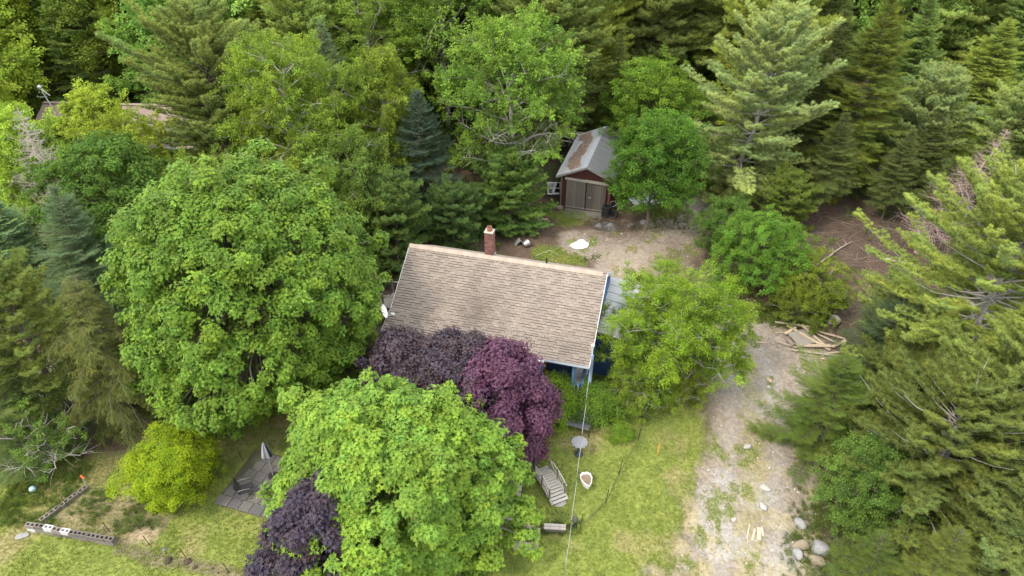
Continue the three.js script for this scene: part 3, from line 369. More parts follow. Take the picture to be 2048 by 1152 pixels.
  solo('white_tarp', 'white tarp draped over a load behind the shed tree', 'tarp', sheet(5, 2.6, 1.7, 1.0, [[-0.3, 0, 1, 0.35], [0.35, 0.1, 0.85, 0.3]]), new THREE.MeshStandardMaterial({ color: lin(0.66, 0.7, 0.78), roughness: 0.6, side: THREE.DoubleSide }), [9.75, 0, -44.6], 0.2);
  solo('white_tarp', 'pale tarp half covered by the bushy pine behind the chimney', 'tarp', sheet(7, 1.3, 0.9, 0.5, [[0, 0, 1, 0.5]]), new THREE.MeshStandardMaterial({ color: lin(0.55, 0.57, 0.58), roughness: 0.7, side: THREE.DoubleSide }), [1.0, 0, -43.1], 0.2);
  solo('plastic_sheet', 'dark shiny plastic sheet over the brush pile', 'sheet', sheet(9, 2.1, 1.2, 0.4, [[0.3, 0, 1, 0.18], [-0.45, 0.2, 0.8, 0.12], [0, -0.4, 0.6, 0.15], [0.6, 0.4, 0.5, 0.1]]), new THREE.MeshPhysicalMaterial({ color: lin(0.06, 0.06, 0.062), roughness: 0.5, side: THREE.DoubleSide }), [6.45, 0, -40.85], -0.3);
  // brush pile
  const G = new Geo(); setSeed(72); for (let k = 0; k < 420; k++) { const a = rr(0, 6.283), q = Math.sqrt(rnd()), x = Math.cos(a) * q * 2.1, z = Math.sin(a) * q * 0.85, h = 0.55 * (1 - q) * rnd(), b = rr(0, 6.283), L = rr(0.2, 0.75), c = mix3([0.05, 0.035, 0.026], [0.2, 0.15, 0.11], rnd()), o = V(x, 0.03 + h, z), e = o.clone().add(V(Math.cos(b) * L, rr(-0.1, 0.22), Math.sin(b) * L)); if (e.y < 0.02) e.y = 0.02; G.tube(bend(o, e, 0.04, 2, 0.3), rr(0.006, 0.018), 0.004, 3, c); }
  const br = solo('brush_pile', 'dark heap of cut brush at the foot of the shed tree', 'brush pile', G.build(), new THREE.MeshStandardMaterial({ vertexColors: true, roughness: 0.95 }), [6.7, 0, -41.0], -0.25);
  [[8.05, -40.95, 0.2, 'pale stone at the left foot of the shed tree'], [9.05, -41.3, 0.26, 'pale stone right of the shed tree trunk'], [7.6, -41.5, 0.15, 'small pale stone behind the brush pile']].forEach(([x, z, r, l], k) => solo('pale_stone', l, 'stone', stone(20 + k, r, 1.2, 0.6, 1), granite, [x, r * 0.3, z], k));
  // behind the chimney
  const cart = thing('garden_cart', 'grey slatted cart under the pines left of the chimney', 'cart', [-2.75, 0, -41.2], 0.2); mesh('top', at(bevelBox(0.95, 0.05, 0.6, 0.01), 0, 0.72, 0), plain(0.13, 0.135, 0.15), cart); for (let k = 0; k < 5; k++) mesh('slat', at(bevelBox(0.9, 0.03, 0.07, 0.005), 0, 0.765, -0.24 + 0.12 * k), plain(0.22, 0.23, 0.25), cart); for (const [x, z] of [[-0.4, 0.25], [0.4, 0.25], [-0.4, -0.25], [0.4, -0.25]]) mesh('leg', rod([[x, 0, z], [x, 0.7, z]], 0.022, 6), iron, cart);
  const wk = thing('saw_horse', 'sawhorse with a pale top board under the bushy pine', 'sawhorse', [1.75, 0, -40.6], 0.05); mesh('top', at(bevelBox(1.3, 0.05, 0.14, 0.008), 0, 0.72, 0), mat(0.5, 0.44, 0.33, { map: woodTex }), wk); for (const [x, z] of [[-0.55, 0.28], [0.55, 0.28], [-0.55, -0.28], [0.55, -0.28]]) mesh('leg', beam(V(x, 0, z), V(x * 0.95, 0.7, z * 0.15), 0.07, 0.035), mat(0.03, 0.06, 0.045), wk);
  const pail = thing('metal_pail', 'tipped grey metal pail behind the roof ridge right of the chimney', 'pail', [0.78, 0, -38.2], 0.6); mesh('body', at(new THREE.LatheGeometry([[0, 0], [0.17, 0], [0.24, 0.36], [0.225, 0.36], [0.155, 0.02], [0, 0.02]].map(([x, y]) => new THREE.Vector2(x, y)), 20), 0, 0.2, 0, 0, 0, -1.35), galv, pail); mesh('handle', at(new THREE.TorusGeometry(0.22, 0.008, 5, 18, Math.PI), 0.38, 0.2, 0, 0, Math.PI / 2), iron, pail);
  const sl = thing('metal_sheet', 'bent grey metal sheet beside the tipped pail', 'sheet', [0.35, 0, -38.6], 0.3); mesh('sheet', merge([at(bevelBox(0.5, 0.015, 0.4, 0.003), 0, 0.2, 0, 0, 0, 0.8), at(bevelBox(0.35, 0.015, 0.4, 0.003), 0.28, 0.17, 0, 0, 0, -0.9)]), galv, sl);
  solo('bent_hose', 'thin pale hose arching over the grass behind the roof ridge', 'hose', rod(Array.from({ length: 12 }, (_, k) => V(0.8 * (k / 11) * 2 - 0.8, 0.02 + 0.7 * Math.sin(Math.PI * k / 11) * (k / 11 < 0.5 ? 0.5 : 0.7), -0.4 * k / 11)), 0.014, 5), plain(0.45, 0.45, 0.36), [2.2, 0, -36.9], -0.2);
}
function blockGeo(w = 0.39, h = 0.19, d = 0.19) {
  const s = new THREE.Shape(); s.moveTo(-w / 2, -d / 2); s.lineTo(w / 2, -d / 2); s.lineTo(w / 2, d / 2); s.lineTo(-w / 2, d / 2); s.closePath();
  for (const x of [-1, 1]) { const p = new THREE.Path(), c = x * w * 0.24, a = w * 0.165, b = d * 0.31; p.moveTo(c - a, -b); p.lineTo(c - a, b); p.lineTo(c + a, b); p.lineTo(c + a, -b); p.closePath(); s.holes.push(p); }
  const g = new THREE.ExtrudeGeometry(s, { depth: h, bevelEnabled: false }); g.translate(0, 0, -h / 2); g.rotateX(-Math.PI / 2); return g;
}

// ---------------------------------------------------------------- garden furniture on the right lawn
{
  const b = thing('garden_bench', 'dark metal slatted bench in front of the porch shrubs', 'bench', [3.05, 0, -22.4], -0.36), slat = plain(0.11, 0.115, 0.13, { roughness: 0.55 });
  for (let k = 0; k < 6; k++) mesh('seat_slat', at(bevelBox(1.22, 0.018, 0.052, 0.005), 0, 0.43 - 0.004 * k, 0.2 - 0.076 * k), slat, b); for (let k = 0; k < 7; k++) mesh('back_slat', at(bevelBox(1.22, 0.05, 0.016, 0.005), 0, 0.5 + 0.062 * k, -0.25 - 0.022 * k), slat, b);
  for (const x of [-0.62, 0.62]) { mesh('leg', rod([[x, 0, 0.26], [x, 0.44, 0.23]], 0.022, 7), iron, b); mesh('leg', rod([[x, 0, -0.34], [x, 0.42, -0.22], [x, 0.92, -0.42]], 0.022, 7), iron, b); mesh('armrest', rod([[x, 0.44, 0.23], [x, 0.66, 0.24], [x, 0.67, 0.0], [x, 0.66, -0.3]], 0.02, 7), iron, b); }
  const f = thing('bird_bath', 'grey scalloped bird bath on a dark pedestal in the right lawn', 'bird bath', [3.0, 0, -20.95]);
  mesh('pedestal', new THREE.LatheGeometry([[0, 0], [0.19, 0], [0.19, 0.06], [0.1, 0.12], [0.075, 0.4], [0.1, 0.66], [0.16, 0.72], [0, 0.72]].map(([x, y]) => new THREE.Vector2(x, y)), 20), mat(0.035, 0.055, 0.06), f);
  { const n = 40, G = new Geo(), ring = []; const pr = [[0, 0.74], [0.18, 0.745], [0.3, 0.77], [0.355, 0.83], [0.365, 0.81], [0.3, 0.74], [0.15, 0.71], [0, 0.71]]; for (const [r, y] of pr) { const q = []; for (let k = 0; k < n; k++) { const a = (k / n) * 6.2832, m = 1 + (r > 0.29 ? 0.07 * Math.cos(a * 12) : 0); q.push(G.v(Math.cos(a) * r * m, y, Math.sin(a) * r * m)); } ring.push(q); } for (let j = 0; j < ring.length - 1; j++) for (let k = 0; k < n; k++) { const l = (k + 1) % n; G.tri(ring[j][k], ring[j + 1][k], ring[j][l]); G.tri(ring[j][l], ring[j + 1][k], ring[j + 1][l]); } mesh('bowl', G.build(false), mat(0.2, 0.21, 0.235), f); }
  // small arched bridge
  const br = thing('garden_bridge', 'small weathered wooden footbridge with slats and side rails on the lawn', 'bridge', [1.62, 0, -19.2], -1.14), bw = mat(0.44, 0.42, 0.39, { map: woodTex });
  const arc = (x) => 0.12 + 0.2 * (1 - (x / 0.85) ** 2);
  for (let k = 0; k < 14; k++) { const x = -0.82 + 0.126 * k; mesh('slat', at(bevelBox(0.1, 0.03, 0.62, 0.006), x, arc(x) - 0.02, 0, 0, 0, Math.atan(-0.4 * x / 0.72)), bw, br); }
  for (const z of [-0.33, 0.33]) { mesh('side_beam', rod([-0.85, -0.6, -0.3, 0, 0.3, 0.6, 0.85].map((x) => V(x, arc(x) - 0.08, z)), 0.04, 6), bw, br); for (const x of [-0.62, 0, 0.62]) mesh('post', at(bevelBox(0.06, 0.62, 0.06, 0.006), x, arc(x) + 0.2, z), mat(0.2, 0.2, 0.17, { map: woodTex }), br); mesh('handrail', rod([-0.7, -0.4, 0, 0.4, 0.7].map((x) => V(x, arc(x) + 0.46, z)), 0.028, 6), bw, br); mesh('lattice', merge([rod([[-0.6, arc(0.6), z], [0, arc(0) + 0.42, z]], 0.014, 5), rod([[-0.6, arc(0.6) + 0.4, z], [0, arc(0) + 0.05, z]], 0.014, 5), rod([[0.6, arc(0.6), z], [0, arc(0) + 0.42, z]], 0.014, 5), rod([[0.6, arc(0.6) + 0.4, z], [0, arc(0) + 0.05, z]], 0.014, 5)]), bw, br); }
  br.scale.setScalar(1.12);
  solo('stepping_stone', 'flat pale stone at the lower end of the footbridge', 'stone', stone(31, 0.26, 1.2, 0.12, 0.9), concrete, [2.0, 0.01, -18.35], 0.4);
  // boat shaped planter
  const bp = thing('boat_planter', 'white boat shaped planter filled with soil on the lawn', 'planter', [3.2, 0, -19.35], 0.15);
  { const G = new Geo(), outl = [[0.0, 0.52], [0.17, 0.28], [0.27, 0.0], [0.25, -0.22], [0.13, -0.34], [-0.13, -0.34], [-0.25, -0.22], [-0.27, 0.0], [-0.17, 0.28]], n = outl.length, R = (s, y) => outl.map(([x, z]) => G.v(x * s, y + (z > 0.4 ? 0.06 : 0), z * s)); const a = R(0.72, 0), b2 = R(1, 0.36), c = R(0.84, 0.36), d = R(0.78, 0.26); for (const [p, q] of [[a, b2], [b2, c], [c, d]]) for (let k = 0; k < n; k++) { const l = (k + 1) % n; G.tri(p[k], p[l], q[k]); G.tri(p[l], q[l], q[k]); } mesh('hull', G.build(false), plain(0.74, 0.75, 0.75, { side: THREE.DoubleSide }), bp); const sg = new THREE.ShapeGeometry(new THREE.Shape(outl.map(([x, z]) => new THREE.Vector2(x * 0.8, -z * 0.8)))); sg.rotateX(-Math.PI / 2); sg.translate(0, 0.28, 0); mesh('soil', sg, mat(0.2, 0.145, 0.1), bp); }
  const sb = thing('low_bench', 'low weathered plank bench at the bottom of the lawn', 'bench', [1.72, 0, -16.95], -0.06); mesh('seat', merge([at(bevelBox(0.88, 0.04, 0.12, 0.006), 0, 0.34, -0.07), at(bevelBox(0.88, 0.04, 0.12, 0.006), 0, 0.34, 0.07)]), mat(0.42, 0.39, 0.36, { map: woodTex }), sb); for (const x of [-0.34, 0.34]) mesh('leg', at(bevelBox(0.05, 0.32, 0.24), x, 0.16, 0), mat(0.12, 0.11, 0.1, { map: woodTex }), sb); mesh('apron', at(bevelBox(0.8, 0.12, 0.03), 0, 0.25, 0.125), mat(0.1, 0.095, 0.09), sb);
  const cn = thing('garden_lantern', 'dark green garden post lamp beside the netting corner', 'lamp', [2.55, 0, -17.2]); mesh('post', new THREE.LatheGeometry([[0, 0], [0.1, 0], [0.1, 0.04], [0.06, 0.08], [0.06, 0.34], [0.1, 0.38], [0, 0.38]].map(([x, y]) => new THREE.Vector2(x, y)), 16), plain(0.02, 0.03, 0.026), cn); mesh('cap', at(new THREE.LatheGeometry([[0, 0], [0.12, 0.0], [0.12, 0.06], [0.09, 0.22], [0.03, 0.3], [0, 0.32]].map(([x, y]) => new THREE.Vector2(x, y)), 16), 0, 0.38, 0), plain(0.06, 0.065, 0.06), cn);
  // square planter of concrete blocks
  const pl = thing('block_planter', 'square concrete block planter with dark soil beside the front maple', 'planter', [0.5, 0, -16.55], -0.12), pm = mat(0.34, 0.3, 0.26);
  for (const y of [0.1, 0.292]) for (const [x, z, r] of [[-0.2, 0.4, 0], [0.2, 0.4, 0], [-0.2, -0.4, 0], [0.2, -0.4, 0], [-0.5, 0.2, 1], [-0.5, -0.2, 1], [0.5, 0.2, 1], [0.5, -0.2, 1]]) { const q = r ? bevelBox(0.19, 0.188, 0.39, 0.012) : bevelBox(0.39, 0.188, 0.19, 0.012); mesh('block', at(q, x, y, z), pm, pl); } mesh('soil', at(new THREE.BoxGeometry(0.8, 0.02, 0.6), 0, 0.27, 0), mat(0.05, 0.04, 0.032), pl);
  // pale walk under the maples
  const wk = new Geo(); const wp = [[0.45, -21.8], [0.35, -20.8], [0.18, -20.0], [0.1, -19.2], [-0.05, -18.2], [-0.1, -17.2]]; for (let k = 0; k < wp.length - 1; k++) { const [x0, z0] = wp[k], [x1, z1] = wp[k + 1]; wk.face([[x0 - 0.42, 0.012, z0], [x1 - 0.42, 0.012, z1], [x1 + 0.34, 0.012, z1], [x0 + 0.34, 0.012, z0]]); } structure('concrete_walk', wk.build(false), plain(0.42, 0.4, 0.36));
  // stakes
  const stakeO = plain(0.75, 0.3, 0.08); solo('survey_stake', 'thin orange stake beside the driveway edge', 'stake', at(bevelBox(0.04, 0.7, 0.02, 0.003), 0, 0.35, 0), stakeO, [6.56, 0, -20.95], 0.3); const sk = thing('survey_stake', 'stake with orange flagging at the top of the block wall', 'stake', [-18.25, 0, -19.15]); mesh('stake', at(bevelBox(0.04, 0.75, 0.02, 0.003), 0, 0.375, 0), greyWood, sk); mesh('flagging', at(bevelBox(0.1, 0.2, 0.025, 0.004), 0.02, 0.68, 0, 0, 0, 0.35), plain(0.85, 0.16, 0.05), sk);
}
// netting fences: stakes and thin wires
const netMat = plain(0.035, 0.05, 0.04, { roughness: 0.6 });
function netting(name, label, pts, h, lean = 0) {
  const t = thing(name, label, 'fence'); pts.forEach(([x, z, ph]) => mesh('stake', rod([[x, 0, z], [x + lean * 0.3, ph || h + 0.25, z]], 0.016, 6), iron, t));
  const W = []; for (let k = 0; k < pts.length - 1; k++) { const [x0, z0] = pts[k], [x1, z1] = pts[k + 1], L = Math.hypot(x1 - x0, z1 - z0), n = Math.max(2, Math.round(L / 0.16)); for (let y = 0.02; y <= h + 0.001; y += h / 4) W.push(rod(Array.from({ length: 6 }, (_, q) => V(lerp(x0, x1, q / 5) + lean * y, y - 0.25 * (y / h) * h * Math.sin(Math.PI * q / 5) * 0.4, lerp(z0, z1, q / 5))), 0.004, 3)); for (let q = 0; q <= n; q++) { const x = lerp(x0, x1, q / n), z = lerp(z0, z1, q / n), s = 0.1 * Math.sin(Math.PI * q / n); W.push(rod([[x, 0, z], [x + lean * h, h * (1 - s), z]], 0.0035, 3)); } }
  mesh('netting', merge(W), netMat, t); return t;
}
netting('garden_netting', 'low dark netting fence curving along the right side of the lawn', [[6.15, -23.2], [5.8, -21.8], [4.68, -19.85, 0.95], [3.92, -18.3, 0.95], [2.75, -17.1, 0.85]], 0.5, 0.25);
solo('fence_stake', 'dark green stake standing beside the block planter', 'stake', rod([[0, 0, 0], [0, 1.0, 0]], 0.016, 6), plain(0.015, 0.05, 0.03), [0.92, 0, -17.1]);
netting('garden_netting', 'sagging netting between the yellow shrub and the lawn', [[-15.0, -17.0, 0.6], [-13.9, -18.0], [-13.0, -19.3], [-12.0, -20.6]], 0.45, -0.35);
{ const st = [[-16.25, -16.95, 'leaning thin stake right behind the hollow block row'], [-14.4, -16.35, 'thin dark stake at the start of the earth edging'], [-12.75, -15.8, 'thin dark stake in the middle of the earth edging'], [-10.85, -15.15, 'thin dark stake at the right end of the earth edging'], [-18.6, -18.2, 'thin dark stake beside the left block row']]; st.forEach(([x, z, l], k) => solo('fence_stake', l, 'stake', rod([[0, 0, 0], [-0.06, 0.62, 0.02]], 0.016, 6), iron, [x, 0, z])); }

// ---------------------------------------------------------------- block wall, bed and patio on the left
{
  setSeed(80); const bl = blockGeo(), bm = [mat(0.17, 0.15, 0.135), mat(0.13, 0.115, 0.105), mat(0.2, 0.18, 0.16)], wht = mat(0.5, 0.51, 0.52);
  const t = thing('block_wall', 'low wall of hollow concrete blocks round the weedy bed at the bottom left', 'wall');
  const run = (x0, z0, x1, z1, rows, whites = []) => { const L = Math.hypot(x1 - x0, z1 - z0), n = Math.round(L / 0.405), a = Math.atan2(-(z1 - z0), x1 - x0); for (let r = 0; r < rows; r++) for (let k = 0; k < n; k++) { const u = (k + 0.5 + (r % 2 && k < n - 1 ? 0.0 : 0)) / n, m = mesh('block', bl, whites.includes(`${r}:${k}`) ? wht : bm[Math.floor(rnd() * 3)], t); m.position.set(lerp(x0, x1, u) + rr(-0.02, 0.02), 0.095 + 0.192 * r, lerp(z0, z1, u) + rr(-0.02, 0.02)); m.rotation.y = a + rr(-0.05, 0.05); } };
  run(-19.25, -17.35, -18.2, -19.1, 1); run(-19.55, -17.08, -15.75, -16.36, 2, ['0:0', '1:2', '1:4']);
  const e = thing('earth_edging', 'crumbling line of stones and clods continuing the block wall to the right', 'edging'); for (let k = 0; k < 200; k++) { const u = rnd(), x = lerp(-15.6, -9.0, u), z = lerp(-16.28, -14.55, u) + 0.1 * Math.sin(u * 7) + rr(-0.12, 0.12), r = 0.04 + 0.15 * Math.pow(rnd(), 1.8); const m = mesh('clod', stone(300 + (k % 8), 1, 1.3, 0.6, 1, 1), [mat(0.13, 0.1, 0.075), mat(0.1, 0.085, 0.06), mat(0.19, 0.155, 0.12)][k % 3], e); m.scale.setScalar(r); m.position.set(x + rr(-0.05, 0.05), r * 0.3, z + rr(-0.09, 0.09)); m.rotation.set(rr(-0.3, 0.3), rr(0, 6), 0); }
  solo('flat_stone', 'flat pale stone outside the corner of the block wall', 'stone', stone(41, 0.22, 1.3, 0.25, 0.8), granite, [-19.65, 0.04, -16.75], 0.3);
  solo('glass_ball', 'small pale blue ball in the grass at the left edge', 'ball', new THREE.IcosahedronGeometry(0.14, 3), plain(0.35, 0.5, 0.58, { roughness: 0.3 }), [-20.45, 0.13, -18.95]);
  const pm = thing('patio_marker', 'small dark disc lamp on a stake in the lawn', 'lamp', [-13.55, 0, -15.95]); mesh('stake', rod([[0, 0, 0], [0, 0.3, 0]], 0.01, 5), iron, pm); mesh('head', at(new THREE.LatheGeometry([[0, 0], [0.08, 0.0], [0.09, 0.03], [0, 0.06]].map(([x, y]) => new THREE.Vector2(x, y)), 14), 0, 0.3, 0), plain(0.07, 0.09, 0.1), pm);
  // patio of flagstones
  const pt = thing('flagstone_patio', 'grey flagstone patio under the edge of the front maple', 'patio', [-12.5, 0, -18.42], -0.29), pmats = [mat(0.105, 0.1, 0.102), mat(0.12, 0.113, 0.108), mat(0.094, 0.092, 0.098), mat(0.13, 0.12, 0.112)];
  mesh('bedding', at(new THREE.BoxGeometry(3.5, 0.012, 3.1), 1.75, 0.006, -1.4), mat(0.075, 0.075, 0.045), pt);
  for (let j = 0; j < 6; j++) { let x = j * 0.12; const d = 0.5; for (let k = 0; k < 8 && x < 3.2; k++) { const w = rr(0.42, 0.66); mesh('flagstone', at(bevelBox(w - 0.03, 0.04, d - 0.03, 0.008), x + w / 2, 0.024 + rr(0, 0.008), 0.12 - 0.25 - d * j, rr(-0.03, 0.03)), pmats[Math.floor(rnd() * 4)], pt); x += w; } }
  const chair = (x, z, turn, label) => { const c = thing('garden_chair', label, 'chair', [x, 0.05, z], turn); const S = (p, r = 0.013) => rod(p, r, 6); mesh('seat', merge(Array.from({ length: 8 }, (_, k) => at(bevelBox(0.5, 0.012, 0.045, 0.003), 0, 0.4 - 0.006 * k, 0.21 - 0.06 * k))), iron, c); mesh('backrest', merge(Array.from({ length: 9 }, (_, k) => at(bevelBox(0.03, 0.5, 0.012, 0.003), -0.24 + 0.06 * k, 0.66, -0.3, 0, -0.22)).concat([S([[-0.28, 0.9, -0.36], [0.28, 0.9, -0.36]], 0.016), S([[-0.28, 0.42, -0.25], [0.28, 0.42, -0.25]], 0.016)])), iron, c); for (const q of [-0.29, 0.29]) { mesh('leg', S([[q, 0.0, -0.3], [q, 0.02, 0.2], [q, 0.2, 0.27], [q, 0.4, 0.24]], 0.016), iron, c); mesh('armrest', S([[q, 0.4, 0.24], [q, 0.63, 0.22], [q, 0.65, -0.05], [q, 0.62, -0.3]], 0.017), plain(0.16, 0.16, 0.16), c); mesh('back_post', S([[q, 0.4, -0.22], [q, 0.92, -0.38]], 0.016), iron, c); } return c; };
  chair(-11.25, -18.75, 1.9, 'black metal slatted chair on the flagstone patio');
  const u = thing('patio_umbrella', 'folded navy and white patio umbrella behind the chair', 'umbrella', [-10.4, 0.05, -19.7]); mesh('pole', rod([[0, 0, 0], [0, 2.35, 0]], 0.02, 8), plain(0.25, 0.25, 0.26), u); { const G = new Geo(), n = 16; let pr = null; for (const [r, y] of [[0.015, 2.42], [0.09, 2.25], [0.17, 1.9], [0.24, 1.55], [0.2, 1.42]]) { const q = []; for (let k = 0; k < n; k++) { const a = (k / n) * 6.2832, m = k % 2 ? 0.6 : 1.1; q.push(k); q[k] = G.v(Math.cos(a) * r * m, y, Math.sin(a) * r * m, k % 4 < 2 ? [0.045, 0.05, 0.095] : [0.4, 0.4, 0.42]); } if (pr) for (let k = 0; k < n; k++) { const l = (k + 1) % n; G.tri(pr[k], q[k], pr[l]); G.tri(pr[l], q[k], q[l]); } pr = q; } mesh('canopy', G.build(), new THREE.MeshStandardMaterial({ vertexColors: true, side: THREE.DoubleSide, roughness: 0.85 }), u); mesh('base', at(new THREE.CylinderGeometry(0.22, 0.26, 0.08, 18), 0, 0.04, 0), iron, u); u.scale.setScalar(0.9); }
}

// ---------------------------------------------------------------- driveway side: lumber, stones, boulders
{
  setSeed(90); const wm = [mat(0.46, 0.37, 0.26, { map: woodTex }), mat(0.38, 0.31, 0.23, { map: woodTex }), mat(0.3, 0.26, 0.215, { map: woodTex }), mat(0.2, 0.16, 0.125, { map: woodTex })];
  const B = [[15.15, 0.34, -29.75, 16.9, 0.12, -27.95, 0.16, 'long pale board lying slantwise over the lumber pile'], [15.35, 0.14, -28.3, 17.0, 0.24, -28.15, 0.22, 'thick pale board at the front of the lumber pile'], [14.85, 0.06, -28.05, 17.3, 0.07, -27.5, 0.14, 'long board on the ground in front of the lumber pile'], [17.1, 0.12, -28.2, 18.05, 0.1, -28.75, 0.18, 'pale board end sticking out right of the lumber pile'], [15.8, 0.3, -29.9, 17.4, 0.16, -28.5, 0.1, 'narrow board behind the slanting pale board'], [14.5, 0.04, -29.5, 15.3, 0.05, -29.45, 0.12, 'short board end lying left of the lumber pile'], [14.9, 0.2, -29.2, 15.6, 0.3, -29.65, 0.16, 'short broken board at the top left of the lumber pile'], [16.6, 0.05, -27.75, 18.0, 0.06, -27.95, 0.12, 'board lying flat right of the lumber pile front'], [14.6, 0.3, -30.1, 16.4, 0.36, -29.6, 0.12, 'grey board along the back of the lumber pile'], [15.9, 0.42, -29.7, 16.9, 0.1, -28.0, 0.13, 'second pale board crossing the lumber pile'], [16.8, 0.2, -29.4, 18.1, 0.08, -28.9, 0.14, 'board pointing to the blue black fir from the lumber pile'], [14.3, 0.05, -28.75, 15.2, 0.12, -28.15, 0.13, 'brown board at the left front of the lumber pile'], [16.2, 0.05, -27.35, 17.4, 0.05, -27.2, 0.1, 'thin board on the earth nearest the driveway'], [13.2, 0.02, -28.7, 13.75, 0.02, -28.62, 0.11, 'loose short board between the lime tree and the lumber pile']];
  B.forEach(([x0, y0, z0, x1, y1, z1, w, l], k) => { const a = V(x0, y0, z0), b = V(x1, y1, z1), m = a.clone().add(b).multiplyScalar(0.5); solo('scrap_board', l, 'board', beam(a.sub(m), b.sub(m), w, 0.045), wm[k % 3], [m.x, m.y, m.z], 0, 'boards of the lumber pile'); });
  solo('plywood_sheet', 'stained grey plywood sheet in the middle of the lumber pile', 'plywood', at(bevelBox(1.35, 0.03, 1.05, 0.006), 0, 0, 0, 0.35, 0.12, -0.06), mat(0.26, 0.235, 0.205, { map: woodTex }), [15.75, 0.24, -28.85]);
  const logG = at(new THREE.CylinderGeometry(0.13, 0.14, 0.5, 14), 0, 0, 0, 0, Math.PI / 2); solo('log_round', 'larger brown log end left of the plywood sheet', 'log', logG, wm[3], [15.0, 0.13, -28.5], 0.3); solo('log_round', 'smaller brown log end right beside the larger one', 'log', logG.clone().scale(0.75, 0.75, 0.8), wm[1], [15.35, 0.1, -28.35], 0.2);
  { const G = new Geo(); for (let k = 0; k < 160; k++) { const a = rr(0, 6.283), q = Math.sqrt(rnd()), o = V(16.1 + Math.cos(a) * q * 2.0, 0.02 + 0.2 * (1 - q) * rnd(), -28.8 + Math.sin(a) * q * 1.3), b = rr(0, 6.283), L = rr(0.1, 0.5); G.tube([o, o.clone().add(V(Math.cos(b) * L, rr(0, 0.08), Math.sin(b) * L))], 0.012, 0.008, 4, mix3([0.12, 0.09, 0.065], [0.4, 0.33, 0.24], rnd())); } const m = new THREE.Mesh(G.build(), new THREE.MeshStandardMaterial({ vertexColors: true, roughness: 0.95 })); shade(m); m.name = 'wood_splinters'; m.userData = { kind: 'stuff', label: 'splinters and sticks strewn round the lumber pile', category: 'splinters' }; scene.add(m); }
  const S = [[10.7, -21.35, 0.3, 1.0, 0.45, 0.75, 'white pointed stone in the middle of the driveway'], [10.85, -19.1, 0.3, 1.3, 0.4, 0.8, 'flat white stone beside the dark spruce branches'], [10.5, -18.15, 0.26, 1.3, 0.5, 0.8, 'oval white stone lower on the driveway'], [9.1, -17.5, 0.18, 1.2, 0.4, 0.7, 'small white stone above the wood scraps'], [12.85, -25.2, 0.2, 1.1, 0.7, 0.8, 'small white rock on the bare earth below the lumber pile'], [13.05, -25.75, 0.2, 1.3, 0.3, 0.9, 'flat tan stone beside the small white rock'], [11.4, -20.2, 0.13, 1.4, 0.4, 0.8, 'thin pale stone left of the spruce branches']];
  S.forEach(([x, z, r, sx, sy, sz, l], k) => solo('driveway_stone', l, 'stone', stone(50 + k, r * 0.72, sx, sy, sz), k === 5 ? mat(0.42, 0.31, 0.24) : new THREE.MeshStandardMaterial({ color: lin(0.42, 0.41, 0.395), map: rockTex, roughness: 0.9 }), [x, r * sy * 0.45, z], 0.5 - k));
  const bo = [[11.15, -15.85, 0.27, 1.05, 0.8, 1, granite, 'rounded grey boulder at the bottom right'], [12.1, -16.1, 0.42, 0.75, 0.7, 1.1, granite, 'largest pale boulder half under the leafy bush'], [11.45, -16.25, 0.36, 0.6, 0.7, 1.2, mossRock, 'brown mossy rock wedged between the two pale boulders'], [11.75, -15.65, 0.36, 1.3, 0.45, 0.8, mossRock, 'low mossy stone in front of the largest boulder'], [11.75, -17.25, 0.26, 0.8, 0.7, 1.2, granite, 'narrow grey stone above the boulder group']];
  bo.forEach(([x, z, r, sx, sy, sz, m, l], k) => solo('boulder', l, 'boulder', stone(70 + k, r, sx, sy, sz, 3), m, [x, r * sy * 0.5, z], k * 0.9));
  solo('boulder', 'pale grey rock behind the lumber pile', 'boulder', stone(79, 0.4, 1.3, 0.7, 0.9, 3), granite, [18.0, 0.2, -30.4], 0.3);
  const wl = ['longest split white stick on the grass by the boulders', 'middle split white stick of the scraps on the grass', 'broad split white slab of the scraps on the grass', 'short split white stick of the scraps on the grass']; [[9.55, -16.95, 0.75, 0.07, 1.15], [9.72, -16.8, 0.6, 0.1, 1.1], [9.95, -16.85, 0.6, 0.17, 1.3], [10.12, -16.95, 0.45, 0.1, 1.4]].forEach(([x, z, L, w, a], k) => solo('wood_scrap', wl[k], 'stick', bevelBox(L, 0.04, w, 0.008), mat(0.45, 0.4, 0.33, { map: woodTex }), [x, 0.025, z], a));
  // loose stones and chips on the earth, uncountable
  const pg = stone(99, 1, 1, 0.6, 1, 0, 0.1), pts = []; setSeed(95); for (let k = 0; k < 30000 && pts.length < 2600; k++) { const x = rr(2, 18), z = rr(-47, -13), [, d] = lawnWeight(x, z); if (d > 0.35 && (rnd() < 0.35 || fbm(x * 0.8, z * 0.8, 2) > 0.55)) pts.push([x, z]); }
  const im = new THREE.InstancedMesh(pg, new THREE.MeshStandardMaterial({ color: 0xffffff, roughness: 0.95 }), pts.length); const o = new THREE.Object3D(), c = new THREE.Color(); pts.forEach(([x, z], k) => { const s = 0.012 + 0.04 * Math.pow(rnd(), 4); o.position.set(x, s * 0.3, z); o.rotation.set(rr(-0.3, 0.3), rr(0, 6.28), 0); o.scale.set(s * rr(0.8, 1.6), s, s); o.updateMatrix(); im.setMatrixAt(k, o.matrix); const q = rnd(), v = 0.2 + 0.3 * q; im.setColorAt(k, c.setRGB(v, v * 0.96, v * 0.9)); }); im.name = 'gravel'; im.userData = { kind: 'stuff', label: 'loose stones and gravel scattered over the driveway', category: 'gravel' }; shade(im); scene.add(im);
